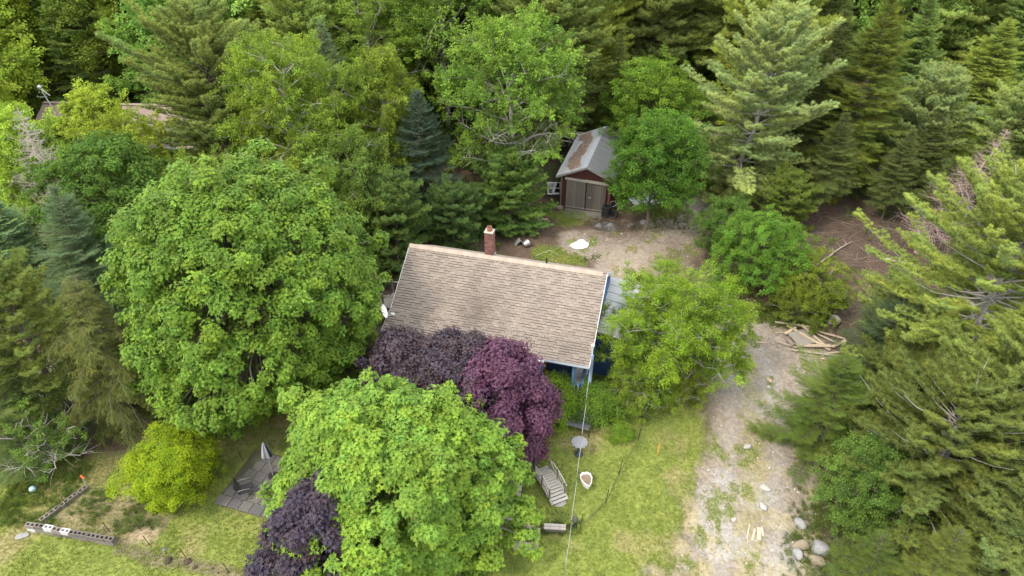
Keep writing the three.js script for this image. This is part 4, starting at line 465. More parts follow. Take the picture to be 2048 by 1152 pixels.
  const stk = new Geo(); for (let k = 0; k < 900; k++) { const inC = k < 640, x = inC ? rr(17.5, 27) : rr(3, 16), z = inC ? rr(-43, -28) : rr(-45, -14), d = lawnWeight(x, z)[1]; if (!inC && d < 0.3) continue; const a = rr(0, 6.283), L = inC ? rr(0.3, 1.6) : rr(0.08, 0.35), o2 = V(x, 0.02, z), e = V(x + Math.cos(a) * L, 0.02 + rr(0, 0.12) * L, z + Math.sin(a) * L); stk.tube(bend(o2, e, 0.03, 3, 0.2), inC ? rr(0.006, 0.016) : 0.007, 0.004, 3, mix3([0.12, 0.085, 0.07], [0.36, 0.29, 0.24], rnd())); }
  const sm = shade(new THREE.Mesh(stk.build(), new THREE.MeshStandardMaterial({ vertexColors: true, roughness: 0.95 }))); sm.name = 'fallen_twigs'; sm.userData = { kind: 'stuff', label: 'fallen twigs scattered over the clearing and the track', category: 'twigs' }; scene.add(sm);
  // fallen grey trunks and bare limbs in the clearing
  const logs = [[19.2, -36.2, 22.2, -38.6, 0.05, 'thin pale fallen trunk lying across the needle clearing'], [23.6, -36.6, 25.6, -35.4, 0.13, 'thick broken log at the right of the needle clearing'], [20.2, -31.0, 21.4, -33.8, 0.045, 'pale bent fallen limb in front of the needle clearing'], [18.6, -33.6, 20.4, -36.2, 0.04, 'thin fallen limb beside the alder bushes']];
  logs.forEach(([x0, z0, x1, z1, r, l], k) => { const G = new Geo(), a = V(0, r, 0), b = V(x1 - x0, r + 0.12, z1 - z0); const p = bend(a, b, 0.02, 6, 0.08); G.tube(p, r, r * 0.5, 7); for (let q = 0; q < 6; q++) { const [o3, d3] = onLine(p, rr(0.3, 1)); G.tube([o3, o3.clone().add(V(rr(-0.4, 0.4), rr(0.1, 0.5), rr(-0.4, 0.4)))], r * 0.3, 0.004, 4); } solo('fallen_log', l, 'log', G.build(false), plain(0.3, 0.25, 0.21), [x0, 0, z0]); });
}
// service cable from the mast towards the road
{
  const a = toWorld(5.08, 3.9, 3.75), b = V(-0.14, 5.0, -2.1), n = 60, A = [], B = []; for (let k = 0; k <= n; k++) { const t = k / n, p = a.clone().lerp(b, t); p.y -= 0.5 * 4 * t * (1 - t); const w = t * 70; A.push(p.clone().add(V(0.009 * Math.cos(w), 0.009 * Math.sin(w), 0))); B.push(p.clone().add(V(-0.009 * Math.cos(w), -0.009 * Math.sin(w), 0))); }
  const c = thing('service_cable', 'twisted overhead service cable running from the porch corner down the picture', 'cable'); mesh('bare_strand', rod(A, 0.007, 5), plain(0.4, 0.41, 0.42, { metalness: 0.3, roughness: 0.5 }), c); mesh('insulated_strand', rod(B, 0.008, 5), plain(0.06, 0.06, 0.065), c);
}
// distant neighbour: a long pinkish roof among the trees
{
  const t = thing('distant_house', 'distant house showing only a pinkish tan roof at the upper left', 'house', [-30.2, -0.5, -52.6], -0.06), tan = mat(0.3, 0.235, 0.21, { roughness: 0.95 }), tan2 = mat(0.25, 0.19, 0.17, { roughness: 0.95 });
  mesh('wall', merge([at(bevelBox(13, 2.7, 0.15), 0, 1.35, 3.2), at(bevelBox(13, 2.7, 0.15), 0, 1.35, -3.2), at(bevelBox(0.15, 2.7, 6.2), 6.4, 1.35, 0), at(bevelBox(0.15, 2.7, 6.2), -6.4, 1.35, 0)]), mat(0.5, 0.48, 0.44), t);
  for (const sd of [1, -1]) { const rf = mesh('roof', at(bevelBox(13.6, 0.1, 4.05), 0, 3.6, sd * 1.84, 0, sd * 0.47), tan2, t); setSeed(97); for (let r = 0; r < 16; r++) mesh('shingle_course', at(bevelBox(13.6, 0.02, 0.24, 0.003), 0, 4.5 - 0.115 * r, sd * (0.12 + 0.222 * r), 0, sd * 0.5), r % 2 ? tan : tan2, rf); }
  mesh('ridge_cap', at(bevelBox(13.6, 0.06, 0.34), 0, 4.6, 0), tan, t); mesh('fascia', at(bevelBox(13.6, 0.16, 0.04), 0, 2.66, 3.68), trimWhite, t); mesh('roof_vent', at(bevelBox(0.3, 0.25, 0.3), -2.3, 4.4, 0.75), plain(0.6, 0.62, 0.64), t);
  const an = thing('roof_aerial', 'small white bracket with a dish on the distant pinkish roof', 'aerial', [-36.0, 4.1, -52.3]); mesh('mast', rod([[0, 0, 0], [-0.3, 1.4, 0]], 0.04, 6), trimWhite, an); mesh('bracket', merge([rod([[-0.2, 0.7, 0], [-0.75, 0.75, 0.1], [-0.35, 1.35, 0]], 0.03, 5), rod([[-0.2, 0.7, 0], [0.3, 0.85, 0.1], [-0.25, 1.35, 0]], 0.03, 5)]), trimWhite, an); mesh('cap', at(new THREE.SphereGeometry(0.16, 12, 8), -0.33, 1.5, 0), trimWhite, an);
}

// ---------------------------------------------------------------- foliage: small sprays of real leaves and needles, set along real limbs
const leafMat = new THREE.MeshPhysicalMaterial({ color: 0xffffff, vertexColors: true, roughness: 0.9, transmission: 0.42, thickness: 0, side: THREE.DoubleSide, specularIntensity: 0.25 });
const glossLeafMat = new THREE.MeshPhysicalMaterial({ color: 0xffffff, vertexColors: true, roughness: 0.75, transmission: 0.4, thickness: 0, side: THREE.DoubleSide, specularIntensity: 0.35 });
const purpleMat = new THREE.MeshPhysicalMaterial({ color: 0xffffff, vertexColors: true, roughness: 0.55, transmission: 0.25, thickness: 0, side: THREE.DoubleSide, specularIntensity: 0.5 });
const needleMat = new THREE.MeshPhysicalMaterial({ color: 0xffffff, vertexColors: true, roughness: 0.9, transmission: 0.28, thickness: 0, side: THREE.DoubleSide, specularIntensity: 0.25 });
const barkTex = dataTex(256, (u, v) => { const a = 0.45 + 0.55 * (0.5 * tnoise(u, v * 0.25, 32, 2) + 0.5 * tfbm(u, v, 8, 5, 6)); return [a, a, a]; }, true);
const bark = { grey: plain(0.3, 0.285, 0.265), pine: plain(0.13, 0.105, 0.09), spruce: plain(0.11, 0.09, 0.075), maple: plain(0.14, 0.12, 0.1), pale: plain(0.42, 0.4, 0.37), dead: plain(0.34, 0.3, 0.275), birch: plain(0.3, 0.29, 0.25) };
const TWIG = [0.75, 0.62, 0.7];

function rotY(p, a) { return [p[0] * Math.cos(a) + p[2] * Math.sin(a), p[1], -p[0] * Math.sin(a) + p[2] * Math.cos(a)]; }
// a frame (x along dir, y near up) as a function from local to outer coordinates
function frame(o, dir, up, s = 1) {
  const x = dir.clone().normalize(), z = V().crossVectors(x, up); if (z.lengthSq() < 1e-6) z.set(0, 0, 1); z.normalize(); const y = V().crossVectors(z, x);
  return (a, b, c) => [o.x + s * (x.x * a + y.x * b + z.x * c), o.y + s * (x.y * a + y.y * b + z.y * c), o.z + s * (x.z * a + y.z * b + z.z * c)];
}
const tone = (k, warm = 0) => [k * (1 + warm), k, k * (1 - warm)];
function rdir(up = 0) { const a = rr(0, 6.283), y = rr(-1 + up, 1); const s = Math.sqrt(Math.max(0, 1 - y * y)); return V(Math.cos(a) * s, y, Math.sin(a) * s); }

// a shoot of lobed leaves round a tip
function mapleShoot(sd, nLeaf = 7, size = 0.2) {
  setSeed(sd); const G = new Geo();
  const out = [[0, 0.03], [0.0, 0.3], [0.1, 0.46], [0.2, 0.2], [0.42, 0.33], [0.68, 0.5], [0.56, 0.19], [0.8, 0.16], [1.1, 0]];
  for (let k = 0; k < nLeaf; k++) {
    const az = (k / nLeaf) * 6.283 * 1.62 + rr(-0.4, 0.4), el = k < 3 ? rr(0.0, 0.55) : rr(-0.75, 0.1), s = size * rr(0.75, 1.2), r = rr(0.03, 0.13) + (k > 3 ? 0.06 : 0);
    const dir = V(Math.cos(az) * Math.cos(el), Math.sin(el), Math.sin(az) * Math.cos(el)), o = V(dir.x * r, 0.05 - 0.02 * k + rr(-0.04, 0.04), dir.z * r);
    const f = frame(o, dir, V(rr(-0.3, 0.3), 1, rr(-0.3, 0.3)), s), c = tone(rr(0.86, 1.14), rr(-0.05, 0.08));
    for (const sg of [1, -1]) {
      const ids = out.map(([x, y]) => G.v(...f(x, -0.26 * x * x + 0.2 * Math.abs(y), sg * y), c)), mid = G.v(...f(0.4, -0.03, 0), c);
      for (let q = 0; q < ids.length - 1; q++) sg > 0 ? G.tri(mid, ids[q], ids[q + 1]) : G.tri(mid, ids[q + 1], ids[q]);
    }
  }
  return G.build();
}
// a forked twig with small leaves, about 1 m long along +x
function leafSpray(sd, { leaves = 60, size = 0.09, long = 1.5, droop = 0.1, spread = 0.34, forks = 5 } = {}) {
  setSeed(sd); const G = new Geo(), twigs = [];
  const main = [V(0, 0, 0), V(0.35, 0.03, rr(-0.04, 0.04)), V(0.7, 0.02 - droop * 0.4, rr(-0.07, 0.07)), V(1, -droop, rr(-0.1, 0.1))]; twigs.push(main);
  for (let k = 0; k < forks; k++) { const t = rr(0.1, 0.8), s = k % 2 ? 1 : -1, b = V(t, 0.02, 0), L = rr(0.3, 0.55) * (1.1 - t * 0.5), d = V(rr(0.5, 0.9), rr(-0.25, 0.45), s * rr(0.5, 0.9)).normalize(); twigs.push([b, b.clone().addScaledVector(d, L * 0.5), b.clone().addScaledVector(d, L).add(V(0, -droop * 0.5, 0))]); }
  for (const t of twigs) G.tube(t, 0.008, 0.003, 3, TWIG);
  for (let k = 0; k < leaves; k++) {
    const t = twigs[k % twigs.length], u = rr(0.2, 1) * (t.length - 1), i = Math.min(t.length - 2, Math.floor(u)), o = t[i].clone().lerp(t[i + 1], u - i).add(V(rr(-1, 1), rr(-1, 1), rr(-1, 1)).multiplyScalar(spread * 0.35));
    const az = rr(0, 6.283), d = V(Math.cos(az), rr(-0.7, 0.3) - droop, Math.sin(az)), s = size * rr(0.7, 1.25), f = frame(o, d, V(rr(-0.6, 0.6), 1, rr(-0.6, 0.6)), s), c = tone(rr(0.8, 1.2), rr(-0.06, 0.1));
    const a = G.v(...f(0, 0, 0), c), b = G.v(...f(long * 0.5, 0.08, 0.42), c), e = G.v(...f(long, -0.12, 0), c), g = G.v(...f(long * 0.5, 0.08, -0.42), c); G.tri(a, b, e); G.tri(a, e, g);
  }
  return G.build();
}
// soft five-needle pine: tufts near the twig ends
function pineSpray(sd, { tufts = 24, needles = 16, len = 0.15, wide = 0.02 } = {}) {
  setSeed(sd); const G = new Geo(), ends = [];
  const main = [V(0, 0, 0), V(0.4, 0.02, 0), V(0.72, 0.07, rr(-0.03, 0.03)), V(0.9, 0.16, 0)]; G.tube(main, 0.012, 0.005, 3, TWIG); ends.push([main[3], V(0.8, 0.6, 0)], [main[2], V(0.6, 0.8, 0.2)]);
  for (let k = 0; ends.length < tufts; k++) { const t = rr(0.15, 0.75), s = k % 2 ? 1 : -1, b = V(t, 0.03, 0), L = rr(0.16, 0.4), d = V(rr(0.4, 0.9), rr(0.05, 0.5), s * rr(0.45, 0.9)).normalize(), e = b.clone().addScaledVector(d, L); G.tube([b, e], 0.006, 0.004, 3, TWIG); ends.push([e, d]); if (rnd() < 0.6) ends.push([b.clone().lerp(e, 0.6), d.clone().add(V(0, 0.5, 0))]); }
  for (const [o, d0] of ends) {
    const c0 = rr(0.75, 1.28), w0 = rr(-0.05, 0.07);
    for (let k = 0; k < needles; k++) {
      const d = d0.clone().normalize().multiplyScalar(0.75).add(rdir(0.25)).normalize(), f = frame(o, d, rdir(), 1), L = len * rr(0.75, 1.15), c = tone(c0 * rr(0.85, 1.15), w0), y = -0.18 * L;
      G.tri(G.v(...f(0, 0, -wide / 2), c), G.v(...f(0, 0, wide / 2), c), G.v(...f(L, y, 0), c));
    }
  }
  return G.build();
}
// flat spruce or fir spray with short needles on side twigs
function spruceSpray(sd, { side = 13, nlen = 0.06, wide = 0.02, step = 0.045, hang = 0.05 } = {}) {
  setSeed(sd); const G = new Geo(), tw = [[V(0, 0, 0), V(0.5, 0.01, 0), V(1, -0.06, 0)]];
  for (let k = 0; k < side; k++) { const t = 0.06 + (0.88 * k) / side, s = k % 2 ? 1 : -1, L = (0.44 - 0.3 * t) * rr(0.8, 1.2), b = V(t, 0, 0), e = b.clone().add(V(L * 0.68, -hang * rr(0.2, 2.2), s * L * 0.75)); tw.push([b, b.clone().lerp(e, 0.5).add(V(0, 0.015, 0)), e]); }
  for (const t of tw) {
    G.tube(t, 0.009, 0.004, 3, TWIG); const c0 = rr(0.85, 1.15);
    for (let q = 0; q < t.length - 1; q++) {
      const L = t[q].distanceTo(t[q + 1]), d = t[q + 1].clone().sub(t[q]).normalize();
      for (let a = 0; a < L; a += step) for (const s of [-1, 1, 0]) {
        const o = t[q].clone().addScaledVector(d, a), f = frame(o, d, V(0, 1, 0)), l = nlen * rr(0.8, 1.2), c = tone(c0 * rr(0.82, 1.18), rr(-0.05, 0.06)), e = s ? f(l * 0.7, l * rr(0, 0.35), s * l * 0.8) : f(l * 0.7, l * 0.75, rr(-0.3, 0.3) * l);
        G.tri(G.v(...f(-wide / 2, 0, 0), c), G.v(...f(wide / 2, 0, 0), c), G.v(...e, c));
      }
    }
  }
  return G.build();
}

// ---- tree skeletons: return { wood: Geo, sprays: [[pos, dir, up, scale]...] }
function bend(a, b, sag, n = 5, wob = 0.05) { const L = a.distanceTo(b), p = []; for (let k = 0; k <= n; k++) { const t = k / n; p.push(a.clone().lerp(b, t).add(V(k && k < n ? rr(-1, 1) * wob * L * 0.3 : 0, sag * L * 4 * t * (1 - t), k && k < n ? rr(-1, 1) * wob * L * 0.3 : 0))); } return p; }
function onLine(p, t) { const u = clamp(t) * (p.length - 1), i = Math.min(p.length - 2, Math.floor(u)); return [p[i].clone().lerp(p[i + 1], u - i), p[i + 1].clone().sub(p[i]).normalize()]; }
function trunkLine(H, lean = [0, 0], wob = 0.02, n = 7) { const p = []; for (let k = 0; k <= n; k++) { const t = k / n; p.push(V(lean[0] * t + (k ? rr(-1, 1) * wob * H : 0), H * t, lean[1] * t + (k ? rr(-1, 1) * wob * H : 0))); } return p; }

function conifer(sd, { H, R, base = 0.12, spacing = 0.5, per = 5, up0 = -0.25, up1 = 0.7, sag = -0.04, tipUp = 0.1, jag = 0.25, spray = 1, gap = 0.42, power = 0.85, lean = [0, 0], trunkR, bare = 0, start = 0.22, wob = 0.01, deadLow = 0, soft = false }) {
  setSeed(sd); const W = new Geo(), S = [], tr = trunkLine(H, lean, wob); W.tube(tr, trunkR || 0.016 * H + 0.03, 0.015, 7);
  const y0 = base * H;
  for (let y = y0; y < H - 0.15; y += spacing * rr(0.8, 1.2) * lerp(1, 0.55, y / H)) {
    const t = (y - y0) / (H - y0), n = Math.round(per * rr(0.8, 1.25)), a0 = rr(0, 6.283), whorl = rr(1 - jag, 1 + jag * 0.4);
    for (let k = 0; k < n; k++) {
      const prof = soft ? Math.pow(Math.sin(Math.PI * clamp(0.22 + 0.76 * t, 0, 0.985)), power) : Math.pow(1 - t, power) * (t < 0.12 ? 0.8 + t * 1.6 : 1);
      const L = Math.max(0.22, R * prof * whorl * rr(1 - jag, 1.08)), az = a0 + (k / n) * 6.283 + rr(-0.35, 0.35), el = lerp(up0, up1, t) + rr(-0.12, 0.12);
      const [o] = onLine(tr, (y + rr(-0.1, 0.1)) / H), d = V(Math.cos(az) * Math.cos(el), Math.sin(el), Math.sin(az) * Math.cos(el)), e = o.clone().addScaledVector(d, L);
      const p = bend(o, e, sag, 4, 0.05); p[4].y += tipUp * L * 0.3;
      W.tube(p, 0.01 + 0.011 * L, 0.006, 4);
      if (rnd() < bare) { for (let q = 0; q < 3; q++) { const [b, bd] = onLine(p, rr(0.3, 0.9)); W.tube([b, b.clone().add(bd.applyAxisAngle(V(0, 1, 0), rr(-0.9, 0.9)).multiplyScalar(rr(0.2, 0.5)))], 0.008, 0.004, 3); } continue; }
      const inner = L > 1.2 ? start : 0.05;
      for (let s = inner * L + rr(0, 0.2); s < L; s += gap * rr(0.75, 1.25)) {
        const f = s / L, [b, bd] = onLine(p, f), sc = spray * lerp(1, 0.62, f) * rr(0.8, 1.15) * Math.min(1, 0.35 + L * 0.5);
        for (const sg of [-1, 1]) { const dd = bd.clone().applyAxisAngle(V(0, 1, 0), sg * rr(0.55, 1.15)); dd.y += soft ? rr(-0.15, 0.5) : rr(-0.22, 0.12); S.push([b, dd, V(rr(-0.25, 0.25), 1, rr(-0.25, 0.25)), sc]); }
      }
      const [te, td] = onLine(p, 1); S.push([te.addScaledVector(td, -0.25), td, V(0, 1, 0), spray * 0.75 * Math.min(1, 0.4 + L * 0.5)]);
    }
  }
  for (let k = 0; k < 4; k++) { const a = rr(0, 6.283); S.push([V(tr[7].x, H - 0.35 - 0.06 * k, tr[7].z), V(0.35 * Math.cos(a), 1, 0.35 * Math.sin(a)), V(1, 0, 0), spray * 0.45]); }
  if (deadLow) for (let k = 0; k < deadLow; k++) { const y = rr(0.08, base * 1.1) * H, az = rr(0, 6.283), L = rr(0.4, 1.6), [o] = onLine(tr, y / H), e = o.clone().add(V(Math.cos(az) * L, rr(-0.5, 0.2) * L, Math.sin(az) * L)); W.tube(bend(o, e, 0.05, 3, 0.2), 0.018, 0.005, 3); }
  return { wood: W, sprays: S };
}
function broadleaf(sd, { H, R, base = 0.25, limbs = 14, subs = 6, tips = 4, spray = 1, trunkR, lean = [0, 0], fork = 0.75, top = 1, upward = 0.55, shape = 1, tipSpread = 0.5, bareLow = 0, wob = 0.02, inner = 0.35, drop = 0, squash = 1 }) {
  setSeed(sd); const W = new Geo(), S = [], tr = trunkLine(H * fork, [lean[0] * fork, lean[1] * fork], wob), r0 = trunkR || 0.014 * H + 0.03; W.tube(tr, r0, r0 * 0.3, 8);
  const cy = H * (base + (1 - base) * 0.48), ry = H * (1 - base) * 0.52;
  for (let k = 0; k < limbs; k++) {
    const t = (k + 0.5) / limbs, az = k * 2.4 + rr(-0.4, 0.4), [o] = onLine(tr, lerp(base * 0.75 / fork, 1, Math.pow(t, 0.9)));
    const yy = lerp(-0.62, 0.97, t) + rr(-0.1, 0.1), rad = Math.sqrt(Math.max(0.02, 1 - yy * yy)) * rr(0.72, 1) * (yy < 0 ? shape : 1);
    const e = V(lean[0] * 0.8 + Math.cos(az) * rad * R, cy + yy * ry * (yy > 0 ? top : 1), lean[1] * 0.8 + Math.sin(az) * rad * R * squash);
    const L = o.distanceTo(e), p = bend(o, e, upward * 0.12, 6, 0.16); W.tube(p, 0.014 + 0.013 * L, 0.012, 5);
    const isBare = bareLow && t < bareLow;
    for (let s = 0; s < subs; s++) {
      const f = lerp(inner, 1, (s + rnd() * 0.7) / subs), [b, bd] = onLine(p, f), l2 = R * rr(0.18, 0.38) * (1.25 - 0.5 * f), d2 = bd.clone().multiplyScalar(0.6).add(rdir(0.35)).normalize(), e2 = b.clone().addScaledVector(d2, l2); e2.y -= drop * l2;
      const p2 = bend(b, e2, 0.05, 3, 0.2); W.tube(p2, 0.008 + 0.007 * l2, 0.005, 4);
      if (isBare) { for (let q = 0; q < 5; q++) { const [b3, d3] = onLine(p2, rr(0.1, 1)), e3 = b3.clone().addScaledVector(d3.add(rdir(0)).normalize(), rr(0.3, 0.9)); W.tube(bend(b3, e3, 0.06, 2, 0.3), 0.007, 0.003, 3); } if (rnd() > 0.25) continue; }
      for (let q = 0; q < tips; q++) { const [b3, d3] = onLine(p2, rr(0.35, 1)), d4 = d3.multiplyScalar(0.6).add(rdir(0.2)).normalize(); d4.y -= drop; S.push([b3.addScaledVector(rdir(0), rr(0, tipSpread) * 0.4), d4, V(rr(-0.4, 0.4), 1, rr(-0.4, 0.4)), spray * rr(0.75, 1.2)]); }
    }
  }
  return { wood: W, sprays: S };
}
// dense domed crown of overlapping bosses, for the broad maples and shrubs
function domed(sd, { H, R, base = 0.1, lobes = 70, lobeR = 1.3, per = 70, trunkR, fork = 0.5, squash = 1, skirt = -0.75, fill = 500, scale = 1, egg = 0, lean = [0, 0], stems = 1, holes = 0, rough = 0.16, box = 2, shoots = 0.12 }) {
  setSeed(sd); const W = new Geo(), S = [], y0 = base * H, cy = (H + y0) / 2, ry = (H - y0) / 2, r0 = trunkR || 0.2, ph = rr(0, 6);
  const tr = trunkLine(H * fork, lean, 0.01); for (let s = 0; s < stems; s++) { const q = stems > 1 ? tr.map((v, k) => v.clone().add(V(Math.cos(s * 2.1) * R * 0.5 * k / 7, 0, Math.sin(s * 2.1) * R * 0.5 * k / 7))) : tr; W.tube(q, r0, r0 * 0.45, 8); }
  for (let k = 0; k < lobes; k++) {
    const y = k % 16 === 7 ? rr(0.78, 1.0) : lerp(skirt, 0.99, (k + 0.5) / lobes), az = k * 2.39996 + rr(-0.35, 0.35), lr = lobeR * rr(0.5, 1.5);
    const big = 1 + rough * (Math.sin(az * 3 + ph + y * 2) * 0.5 + Math.sin(az * 5 - ph + y * 7) * 0.35 + Math.sin(az * 2 + y * 4 + 2 * ph) * 0.5), poke = rnd() < shoots ? rr(1.05, 1.19) : 1, eg = (1 + egg * -y) * big * rr(0.88, 1.05) * poke;
    const rad = Math.pow(Math.max(0, 1 - Math.pow(Math.abs(y), box)), 1 / box) * eg;
    const c = V(lean[0] + Math.cos(az) * rad * (R - lr * 0.6), cy + y * (ry - lr * 0.5) * (0.5 + 0.5 * eg) * (0.4 + 0.6 * poke), lean[1] + Math.sin(az) * rad * (R - lr * 0.6) * squash);
    const out = V(c.x - lean[0], (c.y - cy) * 0.8 + ry * 0.3, c.z - lean[1]).normalize();
    const [o] = onLine(tr, clamp(0.45 + 0.5 * (y * 0.5 + 0.5))); W.tube(bend(o, c, 0.06, 5, 0.1), 0.02 + 0.008 * R, 0.012, 4);
    if (rnd() < holes) continue;
    const n1 = Math.round(per * clamp((lr * lr) / (lobeR * lobeR), 0.5, 1.6));
    for (let n = 0; n < n1; n++) {
      const d = rdir(0.35); d.addScaledVector(out, 0.55).normalize();
      const p = c.clone().add(V(d.x * lr, d.y * lr * 0.85, d.z * lr).multiplyScalar(Math.pow(rnd(), 0.4) * rr(0.9, 1.18)));
      if (n % 9 === 0) W.tube([c, c.clone().lerp(p, 0.9)], 0.012, 0.004, 3);
      const u = d.clone().multiplyScalar(0.8).add(V(0, 0.6, 0)).add(rdir(0).multiplyScalar(0.35)).normalize(), s = V(1, 0, 0).applyAxisAngle(V(0, 1, 0), rr(0, 6.283));
      S.push([p, s.addScaledVector(u, -s.dot(u)).normalize(), u, scale * rr(0.75, 1.25)]);
    }
  }
  for (let k = 0; k < fill; k++) { const d = rdir(0.2), t = rr(0.35, 0.78), u = V(rr(-0.5, 0.5), 1, rr(-0.5, 0.5)).normalize(); S.push([V(lean[0] + d.x * R * t, cy + d.y * ry * t, lean[1] + d.z * R * t * squash), V(1, 0, 0).applyAxisAngle(V(0, 1, 0), rr(0, 6.283)), u, scale * 1.2]); }
  return { wood: W, sprays: S };
}
function deadTree(sd, { H, R, per = 5, spacing = 0.3, base = 0.15, el = 0.1, lean = [0, 0], twigs = 7, power = 0.7, sag = -0.06 }) {
  setSeed(sd); const W = new Geo(), tr = trunkLine(H, lean, 0.012); W.tube(tr, 0.014 * H + 0.03, 0.02, 7);
  for (let y = base * H; y < H - 0.1; y += spacing * rr(0.7, 1.3)) for (let k = 0; k < per; k++) {
    const t = y / H, L = Math.max(0.25, R * Math.pow(1 - t, power) * rr(0.4, 1.1)), az = rr(0, 6.283), [o] = onLine(tr, t), e = o.clone().add(V(Math.cos(az) * L, L * (el + rr(-0.25, 0.25)), Math.sin(az) * L)), p = bend(o, e, sag, 4, 0.15); W.tube(p, 0.008 + 0.01 * L, 0.004, 4);
    for (let q = 0; q < twigs; q++) { const [b, d] = onLine(p, rr(0.2, 1)), e2 = b.clone().addScaledVector(d.multiplyScalar(0.8).add(rdir(0)).normalize(), L * rr(0.12, 0.4)); W.tube(bend(b, e2, 0.08, 2, 0.3), 0.008, 0.003, 3); }
  }
  return W;
}
const M4 = new THREE.Matrix4();
function crownMesh(S, geo, material, color, vary = 0.16, warm = 0.08) {
  const m = new THREE.InstancedMesh(geo, material, S.length); m.name = 'crown'; m.userData.kind = 'stuff'; shade(m);
  S.forEach(([o, d, u, s], k) => { const x = d.clone().normalize(), z = V().crossVectors(x, u); if (z.lengthSq() < 1e-5) z.set(0, 0, 1); z.normalize(); const y = V().crossVectors(z, x); M4.makeBasis(x.multiplyScalar(s), y.multiplyScalar(s), z.multiplyScalar(s)).setPosition(o); m.setMatrixAt(k, M4); });
  tint(m, color, vary, warm); return m;
}
function tint(m, color, vary = 0.16, warm = 0.08) {
  const a = new Float32Array(m.count * 3); let w = 0, b = 1; // neighbouring sprays of a limb share part of their tone
  for (let k = 0; k < m.count; k++) { if (k % 14 === 0) { b = 1 + rr(-vary, vary) * 0.7; w = rr(-warm, warm); } const t = b * (1 + rr(-vary, vary)), q = w + rr(-warm, warm) * 0.6; a[3 * k] = color[0] * t * (1 + q * 1.2); a[3 * k + 1] = color[1] * t * (1 + q * 0.4); a[3 * k + 2] = color[2] * t * (1 - q); }
  m.instanceColor = new THREE.InstancedBufferAttribute(a, 3);
}
function plantTree(name, label, category, T, geo, material, color, barkMat, x, z, { turn = 0, group, vary, warm, sd = 1 } = {}) {
  setSeed(sd * 7 + 3); const t = thing(name, label, category, [x, 0, z], turn, group);
  mesh('trunk', T.wood.build(false), barkMat, t); t.add(crownMesh(T.sprays, geo, material, color, vary, warm)); return t;
}
function copyTree(src, label, x, z, s, turn, color, group) { const t = src.clone(); t.name = numbered(src.name.replace(/_\d{3}$/, '')); t.position.set(x, 0, z); t.scale.set(s[0], s[1], s[0]); t.rotation.y = turn; t.userData = { label, category: src.userData.category, group }; scene.add(t); const c = t.children.find((k) => k.name === 'crown'); if (c && color) { setSeed(Math.round(x * 131 + z * 17 + 9000)); tint(c, color); } return t; }

// ---------------------------------------------------------------- trees of the yard and the wood
const SP = {
  mapleA: mapleShoot(11, 7, 0.21), mapleB: mapleShoot(12, 8, 0.22), purple: mapleShoot(13, 8, 0.17), fine: mapleShoot(14, 9, 0.12),
  aspen: leafSpray(21, { leaves: 72, size: 0.095 }), aspen2: leafSpray(22, { leaves: 72, size: 0.085, droop: 0.2 }), birch: leafSpray(23, { leaves: 84, size: 0.075, droop: 0.32, spread: 0.3 }),
  locust: leafSpray(24, { leaves: 96, size: 0.058, droop: 0.12, spread: 0.26, forks: 7 }), alder: leafSpray(25, { leaves: 70, size: 0.1, long: 1.25 }), shrub: leafSpray(26, { leaves: 64, size: 0.085, long: 1.7, spread: 0.4, forks: 6 }),
  bigleaf: leafSpray(27, { leaves: 60, size: 0.15, long: 1.3, spread: 0.5, forks: 6 }),
  pine: pineSpray(31, { tufts: 18, needles: 24, len: 0.17, wide: 0.024 }), pine2: pineSpray(32, { tufts: 19, needles: 26, len: 0.2, wide: 0.026 }), pineFar: pineSpray(33, { tufts: 15, needles: 20, len: 0.24, wide: 0.036 }),
  spruce: spruceSpray(41), spruceHang: spruceSpray(42, { hang: 0.2, side: 11 }), spruceFar: spruceSpray(43, { side: 11, nlen: 0.09, wide: 0.034, step: 0.07 }),
};
// broad maples
plantTree('maple_tree', 'huge round green maple filling the left half of the yard', 'tree', domed(101, { H: 11.8, R: 5.4, base: 0.0, lobes: 1050, lobeR: 0.52, per: 18, trunkR: 0.34, fork: 0.6, skirt: -0.95, fill: 1300, egg: 0.16, rough: 0.1, box: 2.1, scale: 0.7, holes: 0.05, shoots: 0.15 }), SP.mapleA, glossLeafMat, [0.14, 0.255, 0.026], bark.maple, -12.1, -25.9, { sd: 1, vary: 0.2, warm: 0.13 });
plantTree('maple_tree', 'broad light green maple cut by the bottom edge, in front of the dark purple trees', 'tree', domed(102, { H: 6.9, R: 4.3, base: -0.06, lobes: 600, lobeR: 0.5, per: 20, trunkR: 0.26, fork: 0.55, skirt: -0.92, fill: 700, egg: 0.14, rough: 0.24, squash: 0.85, box: 2.0, scale: 0.68, holes: 0.06, shoots: 0.2 }), SP.mapleB, glossLeafMat, [0.165, 0.285, 0.034], bark.maple, -4.55, -16.9, { sd: 2, vary: 0.2, warm: 0.13 });
plantTree('purple_maple', 'blackish purple maple spreading in front of the porch roof', 'tree', domed(103, { H: 5.75, R: 3.45, base: 0.1, lobes: 260, lobeR: 0.44, per: 22, trunkR: 0.16, fork: 0.55, skirt: -0.8, fill: 700, holes: 0.04, rough: 0.3, egg: 0.34, scale: 0.85, shoots: 0.25 }), SP.purple, purpleMat, [0.055, 0.037, 0.051], bark.maple, -2.95, -21.8, { sd: 3, vary: 0.25, warm: 0.12 });
plantTree('purple_maple', 'wine red weeping maple at the corner of the porch', 'tree', domed(104, { H: 6.0, R: 2.3, base: 0.03, lobes: 100, lobeR: 0.48, per: 42, trunkR: 0.12, fork: 0.6, skirt: -0.9, fill: 400, egg: 0.42, rough: 0.3, shoots: 0.25 }), SP.fine, purpleMat, [0.1, 0.036, 0.076], bark.maple, -0.65, -21.2, { sd: 4, vary: 0.2 });
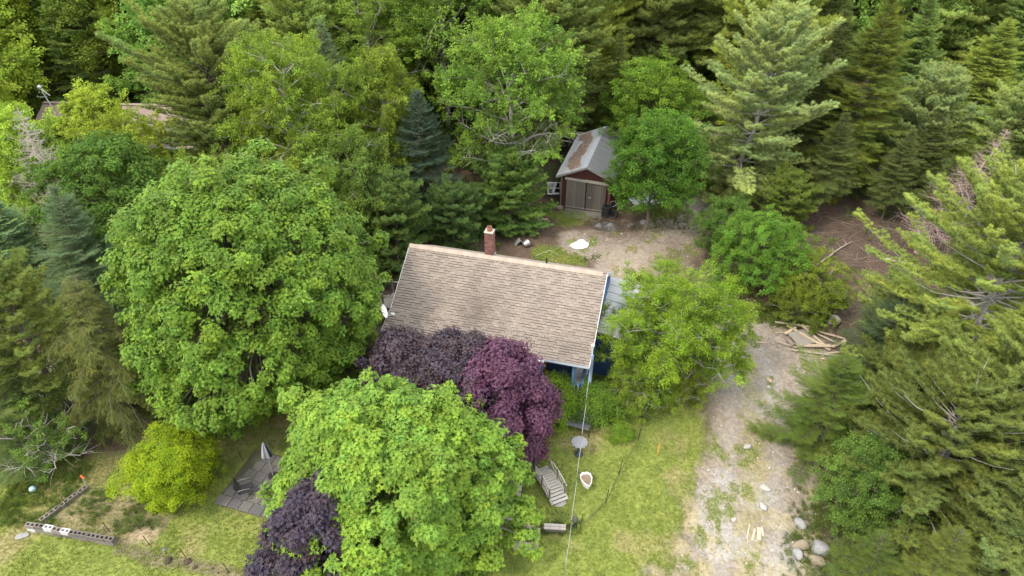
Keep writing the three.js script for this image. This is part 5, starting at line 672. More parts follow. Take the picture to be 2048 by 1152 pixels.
plantTree('purple_maple', 'small black purple maple at the bottom edge beside the patio', 'tree', domed(105, { H: 6.0, R: 1.75, base: 0.02, lobes: 100, lobeR: 0.36, per: 18, trunkR: 0.1, fork: 0.6, skirt: -0.95, fill: 200, holes: 0.08, rough: 0.35, egg: 0.3 }), SP.purple, purpleMat, [0.044, 0.031, 0.050], bark.maple, -6.7, -14.3, { sd: 5, vary: 0.25, warm: 0.12 });
plantTree('yellow_shrub', 'rounded yellow green shrub beside the block wall', 'shrub', domed(106, { H: 3.05, R: 1.55, base: 0.02, lobes: 130, lobeR: 0.28, per: 8, trunkR: 0.05, fork: 0.4, skirt: -0.9, fill: 120, stems: 3, scale: 0.46, rough: 0.34 }), SP.shrub, leafMat, [0.257, 0.374, 0.013], bark.maple, -14.15, -18.9, { sd: 6 });
// shrubs at the porch
plantTree('porch_shrub', 'tall leafy green shrub against the porch railing', 'shrub', domed(107, { H: 1.95, R: 1.05, base: 0.02, lobes: 40, lobeR: 0.3, per: 9, trunkR: 0.04, fork: 0.4, skirt: -0.9, fill: 60, stems: 3, scale: 0.6, rough: 0.4 }), SP.shrub, leafMat, [0.162, 0.281, 0.021], bark.maple, 1.85, -23.35, { sd: 7 });
plantTree('porch_shrub', 'low dark green shrub between the metal bench and the porch corner', 'shrub', domed(108, { H: 1.6, R: 0.95, base: 0.02, lobes: 36, lobeR: 0.28, per: 8, trunkR: 0.04, fork: 0.4, skirt: -0.9, fill: 50, stems: 3, scale: 0.55, rough: 0.4 }), SP.shrub, leafMat, [0.117, 0.222, 0.023], bark.maple, 3.95, -23.35, { sd: 8 });
plantTree('lawn_shrub', 'small low shrub alone on the lawn right of the metal bench', 'shrub', domed(109, { H: 0.7, R: 0.42, base: 0.02, lobes: 14, lobeR: 0.18, per: 5, trunkR: 0.02, fork: 0.4, fill: 12, stems: 3, scale: 0.4, rough: 0.4 }), SP.shrub, leafMat, [0.155, 0.267, 0.023], bark.maple, 5.05, -21.9, { sd: 9 });
// the airy tree beside the lean-to
plantTree('locust_tree', 'airy bright lime green tree overhanging the blue lean-to', 'tree', broadleaf(120, { H: 6.3, R: 3.75, base: 0.12, limbs: 34, subs: 9, tips: 5, spray: 0.8, trunkR: 0.13, fork: 0.55, upward: 0.5, lean: [-0.5, 0.6], tipSpread: 0.6, inner: 0.3 }), SP.locust, leafMat, [0.18, 0.3, 0.02], bark.grey, 8.1, -26.0, { sd: 10, vary: 0.2 });
plantTree('side_shrub', 'loose green shrub under the lime tree at the house side', 'shrub', broadleaf(121, { H: 2.6, R: 1.7, base: 0.05, limbs: 18, subs: 6, tips: 3, spray: 0.6, trunkR: 0.05, fork: 0.6, tipSpread: 0.4, inner: 0.25 }), SP.locust, leafMat, [0.155, 0.245, 0.023], bark.grey, 6.0, -23.9, { sd: 11 });
plantTree('side_shrub', 'small loose shrub between the lime tree and the driveway', 'shrub', broadleaf(122, { H: 1.9, R: 1.3, base: 0.05, limbs: 14, subs: 5, tips: 3, spray: 0.55, trunkR: 0.04, fork: 0.6, tipSpread: 0.4, inner: 0.25 }), SP.locust, leafMat, [0.186, 0.274, 0.023], bark.grey, 8.2, -24.3, { sd: 12 });
// left edge
plantTree('larch_tree', 'olive drooping conifer at the left behind the yellow shrub', 'tree', conifer(130, { H: 8.3, R: 3.1, base: 0.06, spacing: 0.36, per: 5, up0: -0.35, up1: 0.55, sag: 0.03, tipUp: -0.5, spray: 0.85, gap: 0.28, power: 0.7, jag: 0.35, bare: 0.06, start: 0.15 }), SP.spruceHang, needleMat, [0.211, 0.249, 0.067], bark.spruce, -17.9, -23, { sd: 13 });
plantTree('spruce_tree', 'blue grey spruce standing left of the huge maple', 'tree', conifer(131, { H: 9.3, R: 3.5, base: 0.05, spacing: 0.36, per: 6, spray: 0.9, gap: 0.30, jag: 0.3 }), SP.spruce, needleMat, [0.157, 0.249, 0.110], bark.spruce, -21.4, -29, { sd: 14 });
plantTree('maple_tree', 'dark round crowned maple at the left edge above the grey spruce', 'tree', domed(132, { H: 9.3, R: 3.6, base: 0.15, lobes: 60, lobeR: 1.1, per: 15, trunkR: 0.2, skirt: -0.8, fill: 150, scale: 0.7 }), SP.bigleaf, leafMat, [0.086, 0.171, 0.021], bark.maple, -21.6, -33.5, { sd: 15 });
{ const t = thing('dead_spruce', 'grey leafless dead conifer at the left edge', 'tree', [-25.2, 0, -34]); mesh('trunk', deadTree(133, { H: 11.2, R: 3.4, per: 6, spacing: 0.22, twigs: 11 }).build(false), bark.dead, t); }
plantTree('pine_tree', 'soft pale green pine at the left edge beside the olive conifer', 'tree', conifer(135, { H: 9.2, R: 2.8, base: 0.15, spacing: 0.5, per: 5, up0: 0.05, up1: 0.8, spray: 0.85, gap: 0.30, jag: 0.3, power: 0.8, soft: true }), SP.pine, needleMat, [0.254, 0.331, 0.076], bark.pine, -20.5, -22.6, { sd: 16 });
plantTree('spruce_tree', 'dark green spruce cut by the left edge above the white branches', 'tree', conifer(136, { H: 6.8, R: 2.5, base: 0.05, spacing: 0.36, per: 6, spray: 0.85, gap: 0.28 }), SP.spruce, needleMat, [0.128, 0.196, 0.049], bark.spruce, -21.3, -20.9, { sd: 17 });
plantTree('sparse_bush', 'sparse leafy bush with bare white branches at the left edge', 'shrub', broadleaf(137, { H: 3.6, R: 2.2, base: 0.05, limbs: 20, subs: 5, tips: 2, spray: 0.6, trunkR: 0.06, fork: 0.5, bareLow: 0.4, inner: 0.4 }), SP.alder, leafMat, [0.131, 0.229, 0.033], bark.pale, -20.3, -20.6, { sd: 18 });
plantTree('sapling', 'yellow green young tree below the distant pink roof', 'tree', broadleaf(138, { H: 8.4, R: 3.0, base: 0.1, limbs: 24, subs: 7, tips: 3, trunkR: 0.1 }), SP.aspen, leafMat, [0.262, 0.342, 0.028], bark.grey, -23.4, -38.5, { sd: 19 });
plantTree('sapling', 'yellowish bushy tree between the olive pine and the huge maple', 'tree', broadleaf(139, { H: 6.6, R: 3.0, base: 0.1, limbs: 22, subs: 7, tips: 3, trunkR: 0.1 }), SP.aspen, leafMat, [0.197, 0.273, 0.028], bark.grey, -18.6, -36.5, { sd: 20 });
// middle, behind the house
plantTree('pine_tree', 'wide olive green pine in front of the distant pink roof', 'tree', conifer(140, { H: 12.9, R: 6.8, base: 0.05, spacing: 0.62, per: 6, up0: 0.0, up1: 0.85, spray: 1.0, gap: 0.33, jag: 0.35, power: 0.8, soft: true, wob: 0.015 }), SP.pine2, needleMat, [0.263, 0.340, 0.092], bark.pine, -19.6, -44.6, { sd: 21 });
plantTree('birch_tree', 'tall bright green birch right behind the huge maple', 'tree', broadleaf(141, { H: 12.5, R: 4.6, base: 0.08, limbs: 40, subs: 9, tips: 4, trunkR: 0.17, fork: 0.88, drop: 0.15, shape: 1.05 }), SP.birch, leafMat, [0.196, 0.298, 0.028], bark.birch, -13.4, -40.3, { sd: 22 });
plantTree('birch_tree', 'slender yellow green birch left of the blue spruce', 'tree', broadleaf(142, { H: 11, R: 2.7, base: 0.08, limbs: 32, subs: 8, tips: 4, trunkR: 0.12, fork: 0.9, drop: 0.15 }), SP.birch, leafMat, [0.198, 0.286, 0.030], bark.birch, -8.3, -42.5, { sd: 23 });
plantTree('birch_tree', 'lower drooping birch just behind the left end of the house roof', 'tree', broadleaf(143, { H: 8.2, R: 3.0, base: 0.05, limbs: 30, subs: 8, tips: 4, trunkR: 0.1, fork: 0.85, drop: 0.25 }), SP.birch, leafMat, [0.131, 0.215, 0.030], bark.birch, -9.4, -36.8, { sd: 24 });
plantTree('spruce_tree', 'pale bluish spruce behind the tall bright birch', 'tree', conifer(144, { H: 11.8, R: 3.8, base: 0.05, spacing: 0.42, per: 6, spray: 1, gap: 0.33 }), SP.spruce, needleMat, [0.208, 0.294, 0.130], bark.spruce, -12.6, -47, { sd: 25 });
plantTree('spruce_tree', 'dark blue green spruce with drooping tiers in the middle of the wood', 'tree', conifer(145, { H: 9.5, R: 3.3, base: 0.04, spacing: 0.4, per: 6, up0: -0.35, spray: 0.95, gap: 0.30, jag: 0.28 }), SP.spruce, needleMat, [0.08, 0.135, 0.08], bark.spruce, -5.8, -41, { sd: 26 });
plantTree('pine_tree', 'young green pine touching the left end of the roof ridge', 'tree', conifer(146, { H: 6.6, R: 2.7, base: 0.04, spacing: 0.45, per: 6, up0: 0.05, up1: 0.8, spray: 0.85, gap: 0.30, jag: 0.3, power: 0.8, soft: true }), SP.pine, needleMat, [0.150, 0.246, 0.060], bark.pine, -6.9, -35.4, { sd: 27 });
plantTree('pine_tree', 'young dark green pine behind the roof left of the chimney', 'tree', conifer(147, { H: 4.6, R: 2.4, base: 0.04, spacing: 0.42, per: 6, up0: 0.05, up1: 0.8, spray: 0.8, gap: 0.30, power: 0.8, soft: true }), SP.pine, needleMat, [0.132, 0.226, 0.060], bark.pine, -3.7, -37.6, { sd: 28 });
plantTree('pine_tree', 'bushy green pine behind the brick chimney', 'tree', conifer(148, { H: 5.6, R: 3.0, base: 0.05, spacing: 0.5, per: 6, up0: 0.05, up1: 0.8, spray: 0.95, gap: 0.31, power: 0.8, soft: true, jag: 0.3 }), SP.pine2, needleMat, [0.155, 0.265, 0.060], bark.pine, -0.1, -40.6, { sd: 29 });
plantTree('pine_tree', 'small green pine beside the aspen foot, left of the bushy pine', 'tree', conifer(149, { H: 3.4, R: 1.7, base: 0.04, spacing: 0.4, per: 6, up0: 0.05, up1: 0.8, spray: 0.8, gap: 0.28, power: 0.8, soft: true }), SP.pine, needleMat, [0.139, 0.235, 0.057], bark.pine, -2.2, -40.0, { sd: 30 });
plantTree('aspen_tree', 'big aspen with grey bare lower branches left of the shed', 'tree', broadleaf(150, { H: 12.9, R: 4.5, base: 0.28, limbs: 34, subs: 8, tips: 5, trunkR: 0.22, fork: 0.85, bareLow: 0.42, upward: 0.5, wob: 0.02, inner: 0.4 }), SP.aspen, leafMat, [0.165, 0.290, 0.035], bark.grey, -0.2, -42.4, { sd: 31, turn: 2 });
plantTree('aspen_tree', 'forked aspen with pale grey limbs at the top middle', 'tree', broadleaf(151, { H: 16.5, R: 5.4, base: 0.3, limbs: 34, subs: 8, tips: 4, spray: 1.15, trunkR: 0.24, fork: 0.8, inner: 0.55, upward: 0.8 }), SP.aspen, leafMat, [0.169, 0.282, 0.034], bark.grey, -5.4, -56, { sd: 32 });
plantTree('aspen_tree', 'leafy aspen left of the forked aspen, near the bare dead tree', 'tree', broadleaf(152, { H: 13.2, R: 4.4, base: 0.25, limbs: 30, subs: 8, tips: 4, spray: 1.1, trunkR: 0.18, fork: 0.8, bareLow: 0.15 }), SP.aspen2, leafMat, [0.178, 0.282, 0.032], bark.grey, -10.6, -52, { sd: 33 });
plantTree('pine_tree', 'tall dark olive pine directly behind the shed', 'tree', conifer(153, { H: 15.5, R: 5.2, base: 0.14, spacing: 0.6, per: 6, up0: -0.1, up1: 0.75, spray: 1.1, gap: 0.34, jag: 0.35, power: 0.8, soft: true, deadLow: 16, trunkR: 0.24 }), SP.pine2, needleMat, [0.222, 0.300, 0.074], bark.pine, 2.8, -52.8, { sd: 34 });
plantTree('pine_tree', 'pine with bare lower trunk left of the shed roof', 'tree', conifer(154, { H: 11.5, R: 3.6, base: 0.34, spacing: 0.6, per: 5, up0: -0.1, up1: 0.7, spray: 1.05, gap: 0.34, jag: 0.35, power: 0.8, soft: true, deadLow: 26, trunkR: 0.2 }), SP.pine2, needleMat, [0.216, 0.300, 0.074], bark.pine, 1.0, -46.8, { sd: 35 });
plantTree('fir_tree', 'yellowish narrow fir rising behind the shed ridge', 'tree', conifer(155, { H: 9.4, R: 2.2, base: 0.05, spacing: 0.4, per: 6, spray: 0.95, gap: 0.31 }), SP.spruce, needleMat, [0.246, 0.326, 0.064], bark.spruce, 8.4, -54.5, { sd: 36 });
plantTree('cherry_tree', 'leafy green tree on a thin trunk covering the right side of the shed', 'tree', broadleaf(156, { H: 7.4, R: 2.8, base: 0.22, limbs: 32, subs: 8, tips: 4, trunkR: 0.1, fork: 0.7, tipSpread: 0.6, lean: [0.5, -0.8] }), SP.aspen2, leafMat, [0.091, 0.208, 0.020], bark.maple, 9.0, -40.45, { sd: 37 });
plantTree('cherry_tree', 'brighter leafy tree rising behind the shed tree', 'tree', broadleaf(157, { H: 7.6, R: 3.4, base: 0.1, limbs: 30, subs: 8, tips: 4, trunkR: 0.1, fork: 0.75 }), SP.aspen2, leafMat, [0.174, 0.307, 0.032], bark.maple, 10.6, -50.5, { sd: 38 });
plantTree('woodland_bush', 'round green bush between the shed tree and the tall light pine', 'shrub', domed(158, { H: 5.2, R: 2.4, base: 0.02, lobes: 40, lobeR: 0.8, per: 10, trunkR: 0.07, stems: 3, fill: 60, scale: 0.75 }), SP.aspen2, leafMat, [0.165, 0.274, 0.030], bark.maple, 14.6, -54, { sd: 39 });
plantTree('woodland_bush', 'low green bush right of the shed by the far track', 'shrub', domed(159, { H: 3.4, R: 2.2, base: 0.02, lobes: 34, lobeR: 0.7, per: 10, trunkR: 0.06, stems: 3, fill: 60, scale: 0.7 }), SP.aspen2, leafMat, [0.147, 0.256, 0.026], bark.maple, 13.2, -49.2, { sd: 40 });
// right of the drive
plantTree('pine_tree', 'tall light green pine with feathery tiers right of the shed', 'tree', conifer(160, { H: 13.2, R: 5.6, base: 0.1, spacing: 0.72, per: 5, up0: -0.08, up1: 0.8, spray: 1.05, gap: 0.33, jag: 0.4, power: 0.8, soft: true, trunkR: 0.22, wob: 0.022, lean: [0.9, 0] }), SP.pine2, needleMat, [0.339, 0.433, 0.156], bark.grey, 15.9, -44.6, { sd: 41 });
plantTree('spruce_tree', 'tall yellow tipped spruce beside the light feathery pine', 'tree', conifer(161, { H: 13.6, R: 4.4, base: 0.1, spacing: 0.42, per: 6, up0: -0.3, spray: 1.05, gap: 0.33, jag: 0.3, deadLow: 20 }), SP.spruce, needleMat, [0.16, 0.215, 0.028], bark.spruce, 24.3, -46.6, { sd: 42, vary: 0.45, warm: 0.16 });
plantTree('spruce_tree', 'dark green spruce behind the yellow tipped spruce', 'tree', conifer(162, { H: 14, R: 4.2, base: 0.08, spacing: 0.46, per: 6, spray: 1.15, gap: 0.36 }), SP.spruce, needleMat, [0.166, 0.235, 0.052], bark.spruce, 25.4, -58.5, { sd: 43 });
plantTree('aspen_tree', 'pale green aspen at the top right between dark spruces', 'tree', broadleaf(163, { H: 14.5, R: 3.8, base: 0.12, limbs: 34, subs: 8, tips: 4, spray: 1.15, trunkR: 0.16, fork: 0.88 }), SP.aspen, leafMat, [0.205, 0.315, 0.061], bark.pale, 34.2, -61, { sd: 44 });
plantTree('pine_tree', 'soft green pine in front of the dark spruces at the right', 'tree', conifer(164, { H: 8.6, R: 3.7, base: 0.1, spacing: 0.55, per: 6, up0: 0.0, up1: 0.8, spray: 1.0, gap: 0.33, jag: 0.3, power: 0.8, soft: true }), SP.pine, needleMat, [0.316, 0.417, 0.152], bark.pine, 29.2, -46.4, { sd: 45 });
plantTree('pine_tree', 'pale pine at the right edge behind the brown dead spruce', 'tree', conifer(165, { H: 8.6, R: 3.2, base: 0.1, spacing: 0.55, per: 6, up0: 0.0, up1: 0.8, spray: 1.0, gap: 0.33, jag: 0.3, power: 0.8, soft: true }), SP.pine, needleMat, [0.322, 0.433, 0.137], bark.pine, 33.4, -43.6, { sd: 46 });
{ const t = thing('dead_spruce', 'pinkish brown dead spruce leaning at the right edge', 'tree', [26.0, 0, -37.6]); mesh('trunk', deadTree(166, { H: 8.4, R: 2.9, per: 7, spacing: 0.17, twigs: 12, lean: [2.6, 0], el: 0.05 }).build(false), plain(0.3, 0.225, 0.2), t); }
plantTree('pine_tree', 'big light green pine leaning in from the right edge over the driveway side', 'tree', conifer(167, { H: 11.6, R: 6.2, base: 0.1, spacing: 0.5, per: 7, up0: -0.1, up1: 0.8, spray: 0.78, gap: 0.32, jag: 0.35, power: 0.8, soft: true, trunkR: 0.28, bare: 0.13, wob: 0.01 }), SP.pine2, needleMat, [0.312, 0.398, 0.094], bark.grey, 21.3, -24.8, { sd: 47 });
plantTree('pine_tree', 'lower olive pine in the bottom right corner with dead grey twigs', 'tree', conifer(168, { H: 7.4, R: 4.2, base: 0.08, spacing: 0.42, per: 7, up0: 0.0, up1: 0.8, spray: 0.78, gap: 0.32, jag: 0.35, power: 0.8, soft: true, trunkR: 0.18, bare: 0.15 }), SP.pine2, needleMat, [0.165, 0.215, 0.05], bark.grey, 16.2, -17.5, { sd: 48 });
plantTree('spruce_tree', 'dark green spruce with long branches reaching over the driveway', 'tree', conifer(169, { H: 5.4, R: 3.1, base: 0.05, spacing: 0.36, per: 6, up0: -0.05, up1: 0.6, spray: 0.75, gap: 0.23, jag: 0.4, power: 0.6 }), SP.spruce, needleMat, [0.128, 0.207, 0.033], bark.spruce, 13.7, -21.3, { sd: 49 });
plantTree('fir_tree', 'blue black young fir near the lumber pile', 'tree', conifer(170, { H: 4.9, R: 2.7, base: 0.05, spacing: 0.34, per: 6, up0: 0.0, up1: 0.6, spray: 0.75, gap: 0.23, jag: 0.3, power: 0.65 }), SP.spruce, needleMat, [0.082, 0.133, 0.057], bark.spruce, 18.4, -26.0, { sd: 50 });
plantTree('woodland_bush', 'mid green leafy bush among the pines above the boulders', 'shrub', broadleaf(171, { H: 4.0, R: 1.7, base: 0.04, limbs: 24, subs: 7, tips: 4, spray: 0.6, trunkR: 0.06, fork: 0.8 }), SP.aspen2, leafMat, [0.123, 0.222, 0.036], bark.maple, 13.8, -17.4, { sd: 51 });
plantTree('fir_tree', 'yellow green young fir at the bottom right edge', 'tree', conifer(172, { H: 4.2, R: 1.8, base: 0.03, spacing: 0.32, per: 6, up0: 0.0, spray: 0.65, gap: 0.21 }), SP.spruce, needleMat, [0.184, 0.240, 0.048], bark.spruce, 15.2, -14.2, { sd: 52 });
plantTree('fir_tree', 'dark young fir at the bottom edge below the leafy bush', 'tree', conifer(173, { H: 3.0, R: 1.7, base: 0.03, spacing: 0.3, per: 6, up0: 0.0, spray: 0.6, gap: 0.21 }), SP.spruce, needleMat, [0.117, 0.187, 0.033], bark.spruce, 13.3, -14.8, { sd: 53 });
plantTree('alder_bush', 'large dense green alder bush right of the driveway bend', 'shrub', domed(174, { H: 4.7, R: 2.3, base: 0.02, lobes: 46, lobeR: 0.75, per: 13, trunkR: 0.06, stems: 4, fill: 120, scale: 0.62, skirt: -0.9 }), SP.alder, leafMat, [0.124, 0.257, 0.026], bark.maple, 14.4, -33.7, { sd: 54 });
plantTree('alder_bush', 'darker bush left of the large alder bush at the track edge', 'shrub', domed(175, { H: 3.6, R: 2.0, base: 0.02, lobes: 36, lobeR: 0.65, per: 12, trunkR: 0.05, stems: 4, fill: 80, scale: 0.6, skirt: -0.9 }), SP.alder, leafMat, [0.093, 0.185, 0.024], bark.maple, 13.6, -37.4, { sd: 55 });
plantTree('alder_bush', 'yellow green bush at the right foot of the large alder bush', 'shrub', domed(176, { H: 3.1, R: 1.9, base: 0.02, lobes: 34, lobeR: 0.6, per: 11, trunkR: 0.05, stems: 4, fill: 60, scale: 0.6, skirt: -0.9, holes: 0.1 }), SP.alder, leafMat, [0.178, 0.245, 0.024], bark.maple, 17.0, -32.0, { sd: 56 });
plantTree('alder_bush', 'low weedy bush behind the lumber pile', 'shrub', broadleaf(177, { H: 1.7, R: 1.7, base: 0.04, limbs: 16, subs: 5, tips: 3, spray: 0.5, trunkR: 0.03, fork: 0.5 }), SP.alder, leafMat, [0.155, 0.222, 0.024], bark.maple, 16.0, -30.6, { sd: 57 });
plantTree('pine_sapling', 'young pale pine beside the reddish needle clearing', 'tree', conifer(178, { H: 3.4, R: 2.4, base: 0.05, spacing: 0.42, per: 6, up0: 0.1, up1: 0.8, spray: 0.8, gap: 0.30, power: 0.8, soft: true }), SP.pine, needleMat, [0.316, 0.417, 0.117], bark.pine, 20.6, -29.2, { sd: 58 });
plantTree('pine_sapling', 'low pine bough thicket under the light feathery pine', 'tree', conifer(179, { H: 3.8, R: 2.3, base: 0.05, spacing: 0.45, per: 6, up0: 0.1, up1: 0.8, spray: 0.85, gap: 0.31, power: 0.8, soft: true }), SP.pine, needleMat, [0.182, 0.265, 0.049], bark.pine, 18.2, -40.8, { sd: 59 });

plantTree('pine_tree', 'tall pine beyond the right edge behind the big leaning pine', 'tree', conifer(180, { H: 5.6, R: 3.2, soft: true, base: 0.06, spacing: 0.5, per: 7, up0: -0.05, up1: 0.8, spray: 1.0, gap: 0.34, jag: 0.35, power: 0.8 }), SP.pine2, needleMat, [0.299, 0.392, 0.109], bark.pine, 26.8, -28.2, { sd: 60 });
plantTree('pine_tree', 'pine cut by the right edge above the bottom corner', 'tree', conifer(181, { H: 8.6, R: 4.0, soft: true, base: 0.05, spacing: 0.5, per: 7, up0: -0.05, up1: 0.8, spray: 0.78, gap: 0.32, jag: 0.35, power: 0.8, bare: 0.06 }), SP.pine2, needleMat, [0.233, 0.310, 0.079], bark.pine, 19.3, -18.6, { sd: 61 });
plantTree('pine_tree', 'dark pine at the lower right edge', 'tree', conifer(182, { H: 6.0, R: 3.2, soft: true, base: 0.04, spacing: 0.45, per: 7, up0: -0.05, up1: 0.8, spray: 0.85, gap: 0.32, jag: 0.35, power: 0.8 }), SP.pine, needleMat, [0.218, 0.298, 0.088], bark.pine, 18.3, -14.6, { sd: 62 });
plantTree('pine_sapling', 'low pine boughs under the big leaning pine beside the blue black fir', 'tree', conifer(183, { H: 4.4, R: 3.0, soft: true, base: 0.04, spacing: 0.42, per: 7, up0: 0.05, up1: 0.8, spray: 0.78, gap: 0.32, power: 0.8 }), SP.pine, needleMat, [0.15, 0.2, 0.045], bark.pine, 17.4, -22.4, { sd: 63 });

// the wood behind: a few kinds, repeated at their own places and sizes
{
  const far = {
    spruce: plantTree('wood_spruce', 'dark spruce deep in the wood at the top edge', 'tree', conifer(201, { H: 15, R: 4.0, base: 0.06, spacing: 0.55, per: 6, spray: 1.5, gap: 0.49, jag: 0.3, deadLow: 8 }), SP.spruceFar, needleMat, [0.128, 0.182, 0.046], bark.spruce, 0, -72, { sd: 101, group: 'far spruces' }),
    pine: plantTree('wood_pine', 'tall pine deep in the wood at the top edge', 'tree', conifer(202, { H: 17, R: 4.8, soft: true, base: 0.28, spacing: 0.7, per: 6, up0: -0.05, up1: 0.7, spray: 1.5, gap: 0.49, jag: 0.4, power: 0.55, deadLow: 18, trunkR: 0.22 }), SP.pineFar, needleMat, [0.203, 0.261, 0.067], bark.pine, 12.5, -62, { sd: 102, group: 'far pines' }),
    leaf: plantTree('wood_maple', 'broad leafy tree deep in the wood at the top edge', 'tree', broadleaf(203, { H: 15, R: 5.2, base: 0.08, limbs: 40, subs: 8, tips: 3, spray: 1.35, trunkR: 0.2, fork: 0.85 }), SP.bigleaf, leafMat, [0.155, 0.222, 0.023], bark.maple, -33, -62, { sd: 103, group: 'far leafy trees' }),
  };
  const L = { spruce: far.spruce.userData.label, pine: far.pine.userData.label, leaf: far.leaf.userData.label }, GR = { spruce: 'far spruces', pine: 'far pines', leaf: 'far leafy trees' };
  const C0 = { spruce: [[0.06, 0.092, 0.028], [0.075, 0.1, 0.02], [0.065, 0.105, 0.055]], pine: [[0.105, 0.13, 0.04], [0.115, 0.135, 0.03], [0.09, 0.12, 0.035]], leaf: [[0.1, 0.15, 0.024], [0.125, 0.165, 0.022], [0.075, 0.135, 0.028], [0.115, 0.185, 0.05]] };
  const C = Object.fromEntries(Object.entries(C0).map(([k, v]) => [k, v.map((c) => c.map((q, i) => q * (k === 'leaf' ? 2.6 : 3.0) * [1.05, 1.06, 0.85][i]))]));
  const put = (k, x, z, h = 1, w = h, c = 0, own) => copyTree(far[k], own || L[k], x, z, [w, h], (x * 7.3 + z * 3.1) % 6.28, C[k][c % C[k].length], own ? undefined : GR[k]);
  // nearer ones that can be told apart
  put('leaf', -27.5, -57, 0.82, 0.8, 2, 'dark green leafy tree behind the distant pink roof');
  put('leaf', -42, -52, 0.95, 0.95, 1, 'yellow green leafy tree in the top left corner');
  put('spruce', -19.5, -58, 0.92, 0.95, 1, 'spruce rising behind the wide olive pine');
  put('spruce', -15.5, -60, 1.0, 1.0, 2, 'pale spruce left of the bare dead tree at the top');
  put('spruce', 40, -56, 0.9, 1.0, 0, 'dark spruce in the top right corner');
  put('spruce', 35.6, -51.5, 0.72, 0.95, 1, 'olive spruce at the right edge behind the soft pine');
  put('spruce', 30.5, -53, 0.8, 0.8, 0, 'narrow dark spruce right of the yellow tipped spruce');
  put('pine', 20.5, -55, 0.95, 0.9, 1, 'sparse tall pine behind the light feathery pine');
  put('leaf', 19.8, -52.5, 0.42, 0.6, 1, 'low leafy tree behind the light feathery pine');
  put('leaf', -38, -46.5, 0.62, 0.65, 1, 'yellowish leafy tree at the left edge in front of the pink roof');
  put('leaf', -29.6, -47.2, 0.47, 0.5, 1, 'low yellow green tree in front of the right end of the pink roof');
  put('leaf', -32.6, -46.6, 0.34, 0.42, 0, 'low leafy tree in front of the middle of the pink roof');
  put('leaf', -28.5, -37.5, 0.62, 0.5, 0, 'leafy tree at the left edge behind the dead conifer');
  put('spruce', -26.5, -31.2, 0.5, 0.7, 2, 'grey green spruce half cut by the left edge');
  put('pine', -14.8, -52.6, 0.76, 0.85, 2, 'green pine between the wide olive pine and the pale spruce');
  put('leaf', -21.5, -64.5, 1.05, 0.9, 3, 'pale fresh green tree at the top edge left of the bare dead tree');
  put('leaf', 0.6, -61.5, 0.98, 0.85, 3, 'pale fresh green tree at the top edge right of the forked aspen');
  put('leaf', 29.5, -64, 1.05, 0.8, 3, 'pale fresh green tree at the top edge between the right hand spruces');
  put('leaf', -47, -59.5, 1.05, 1.0, 1, 'sunny yellow green tree behind the top left corner tree');
  // tall bare stemmed spruces round the needle clearing
  const edge = plantTree('edge_spruce', 'bare stemmed spruce at the far side of the needle clearing', 'tree', conifer(204, { H: 12, R: 3.2, base: 0.3, spacing: 0.45, per: 6, up0: -0.3, spray: 1.1, gap: 0.36, jag: 0.3, deadLow: 26, trunkR: 0.14 }), SP.spruce, needleMat, [0.101, 0.142, 0.032], bark.spruce, 22.9, -49.5, { sd: 104, group: 'spruces round the needle clearing' });
  for (const [x, z, h] of [[19.8, -50.5, 0.95], [28.4, -44.0, 0.6], [30.6, -40.6, 0.62], [33, -42.5, 0.7], [21.6, -47.6, 0.7], [29.0, -40.0, 0.5], [21.4, -42.6, 0.62], [25.6, -41.8, 0.55], [27.3, -39.2, 0.5], [32.6, -38.2, 0.66]]) copyTree(edge, edge.userData.label, x, z, [h * 1.05, h], x * 3.3, [0.12, 0.165, 0.04], edge.userData.group);
  // ranks behind
  setSeed(900); const kinds = ['pine', 'spruce', 'leaf'];
  for (const [D, n, half] of [[62, 17, 52], [70, 19, 58], [79, 19, 64], [90, 16, 72]]) for (let k = 0; k < n; k++) {
    const x = lerp(-half, half, (k + 0.5) / n) + rr(-1.8, 1.8), z = -D + rr(-3.5, 3.5), f = x / half;
    if (D === 62 && (Math.abs(x - 12.5) < 3 || Math.abs(x + 33) < 4)) continue;
    const q = rnd(), kind = f < -0.35 ? (q < 0.68 ? 'leaf' : q < 0.86 ? 'spruce' : 'pine') : f < 0.08 ? (q < 0.55 ? 'leaf' : q < 0.75 ? 'spruce' : 'pine') : (q < 0.46 ? 'pine' : q < 0.72 ? 'spruce' : 'leaf');
    put(kind, x, z, rr(0.85, 1.2), rr(0.85, 1.15), Math.floor(rnd() * 4));
  }
  const t = thing('dead_spruce', 'bare grey dead tree standing at the top edge left of the forked aspen', 'tree', [-14.2, 0, -62.5]); mesh('trunk', deadTree(210, { H: 16, R: 2.6, per: 4, spacing: 0.5, twigs: 5, base: 0.3 }).build(false), bark.dead, t);
}
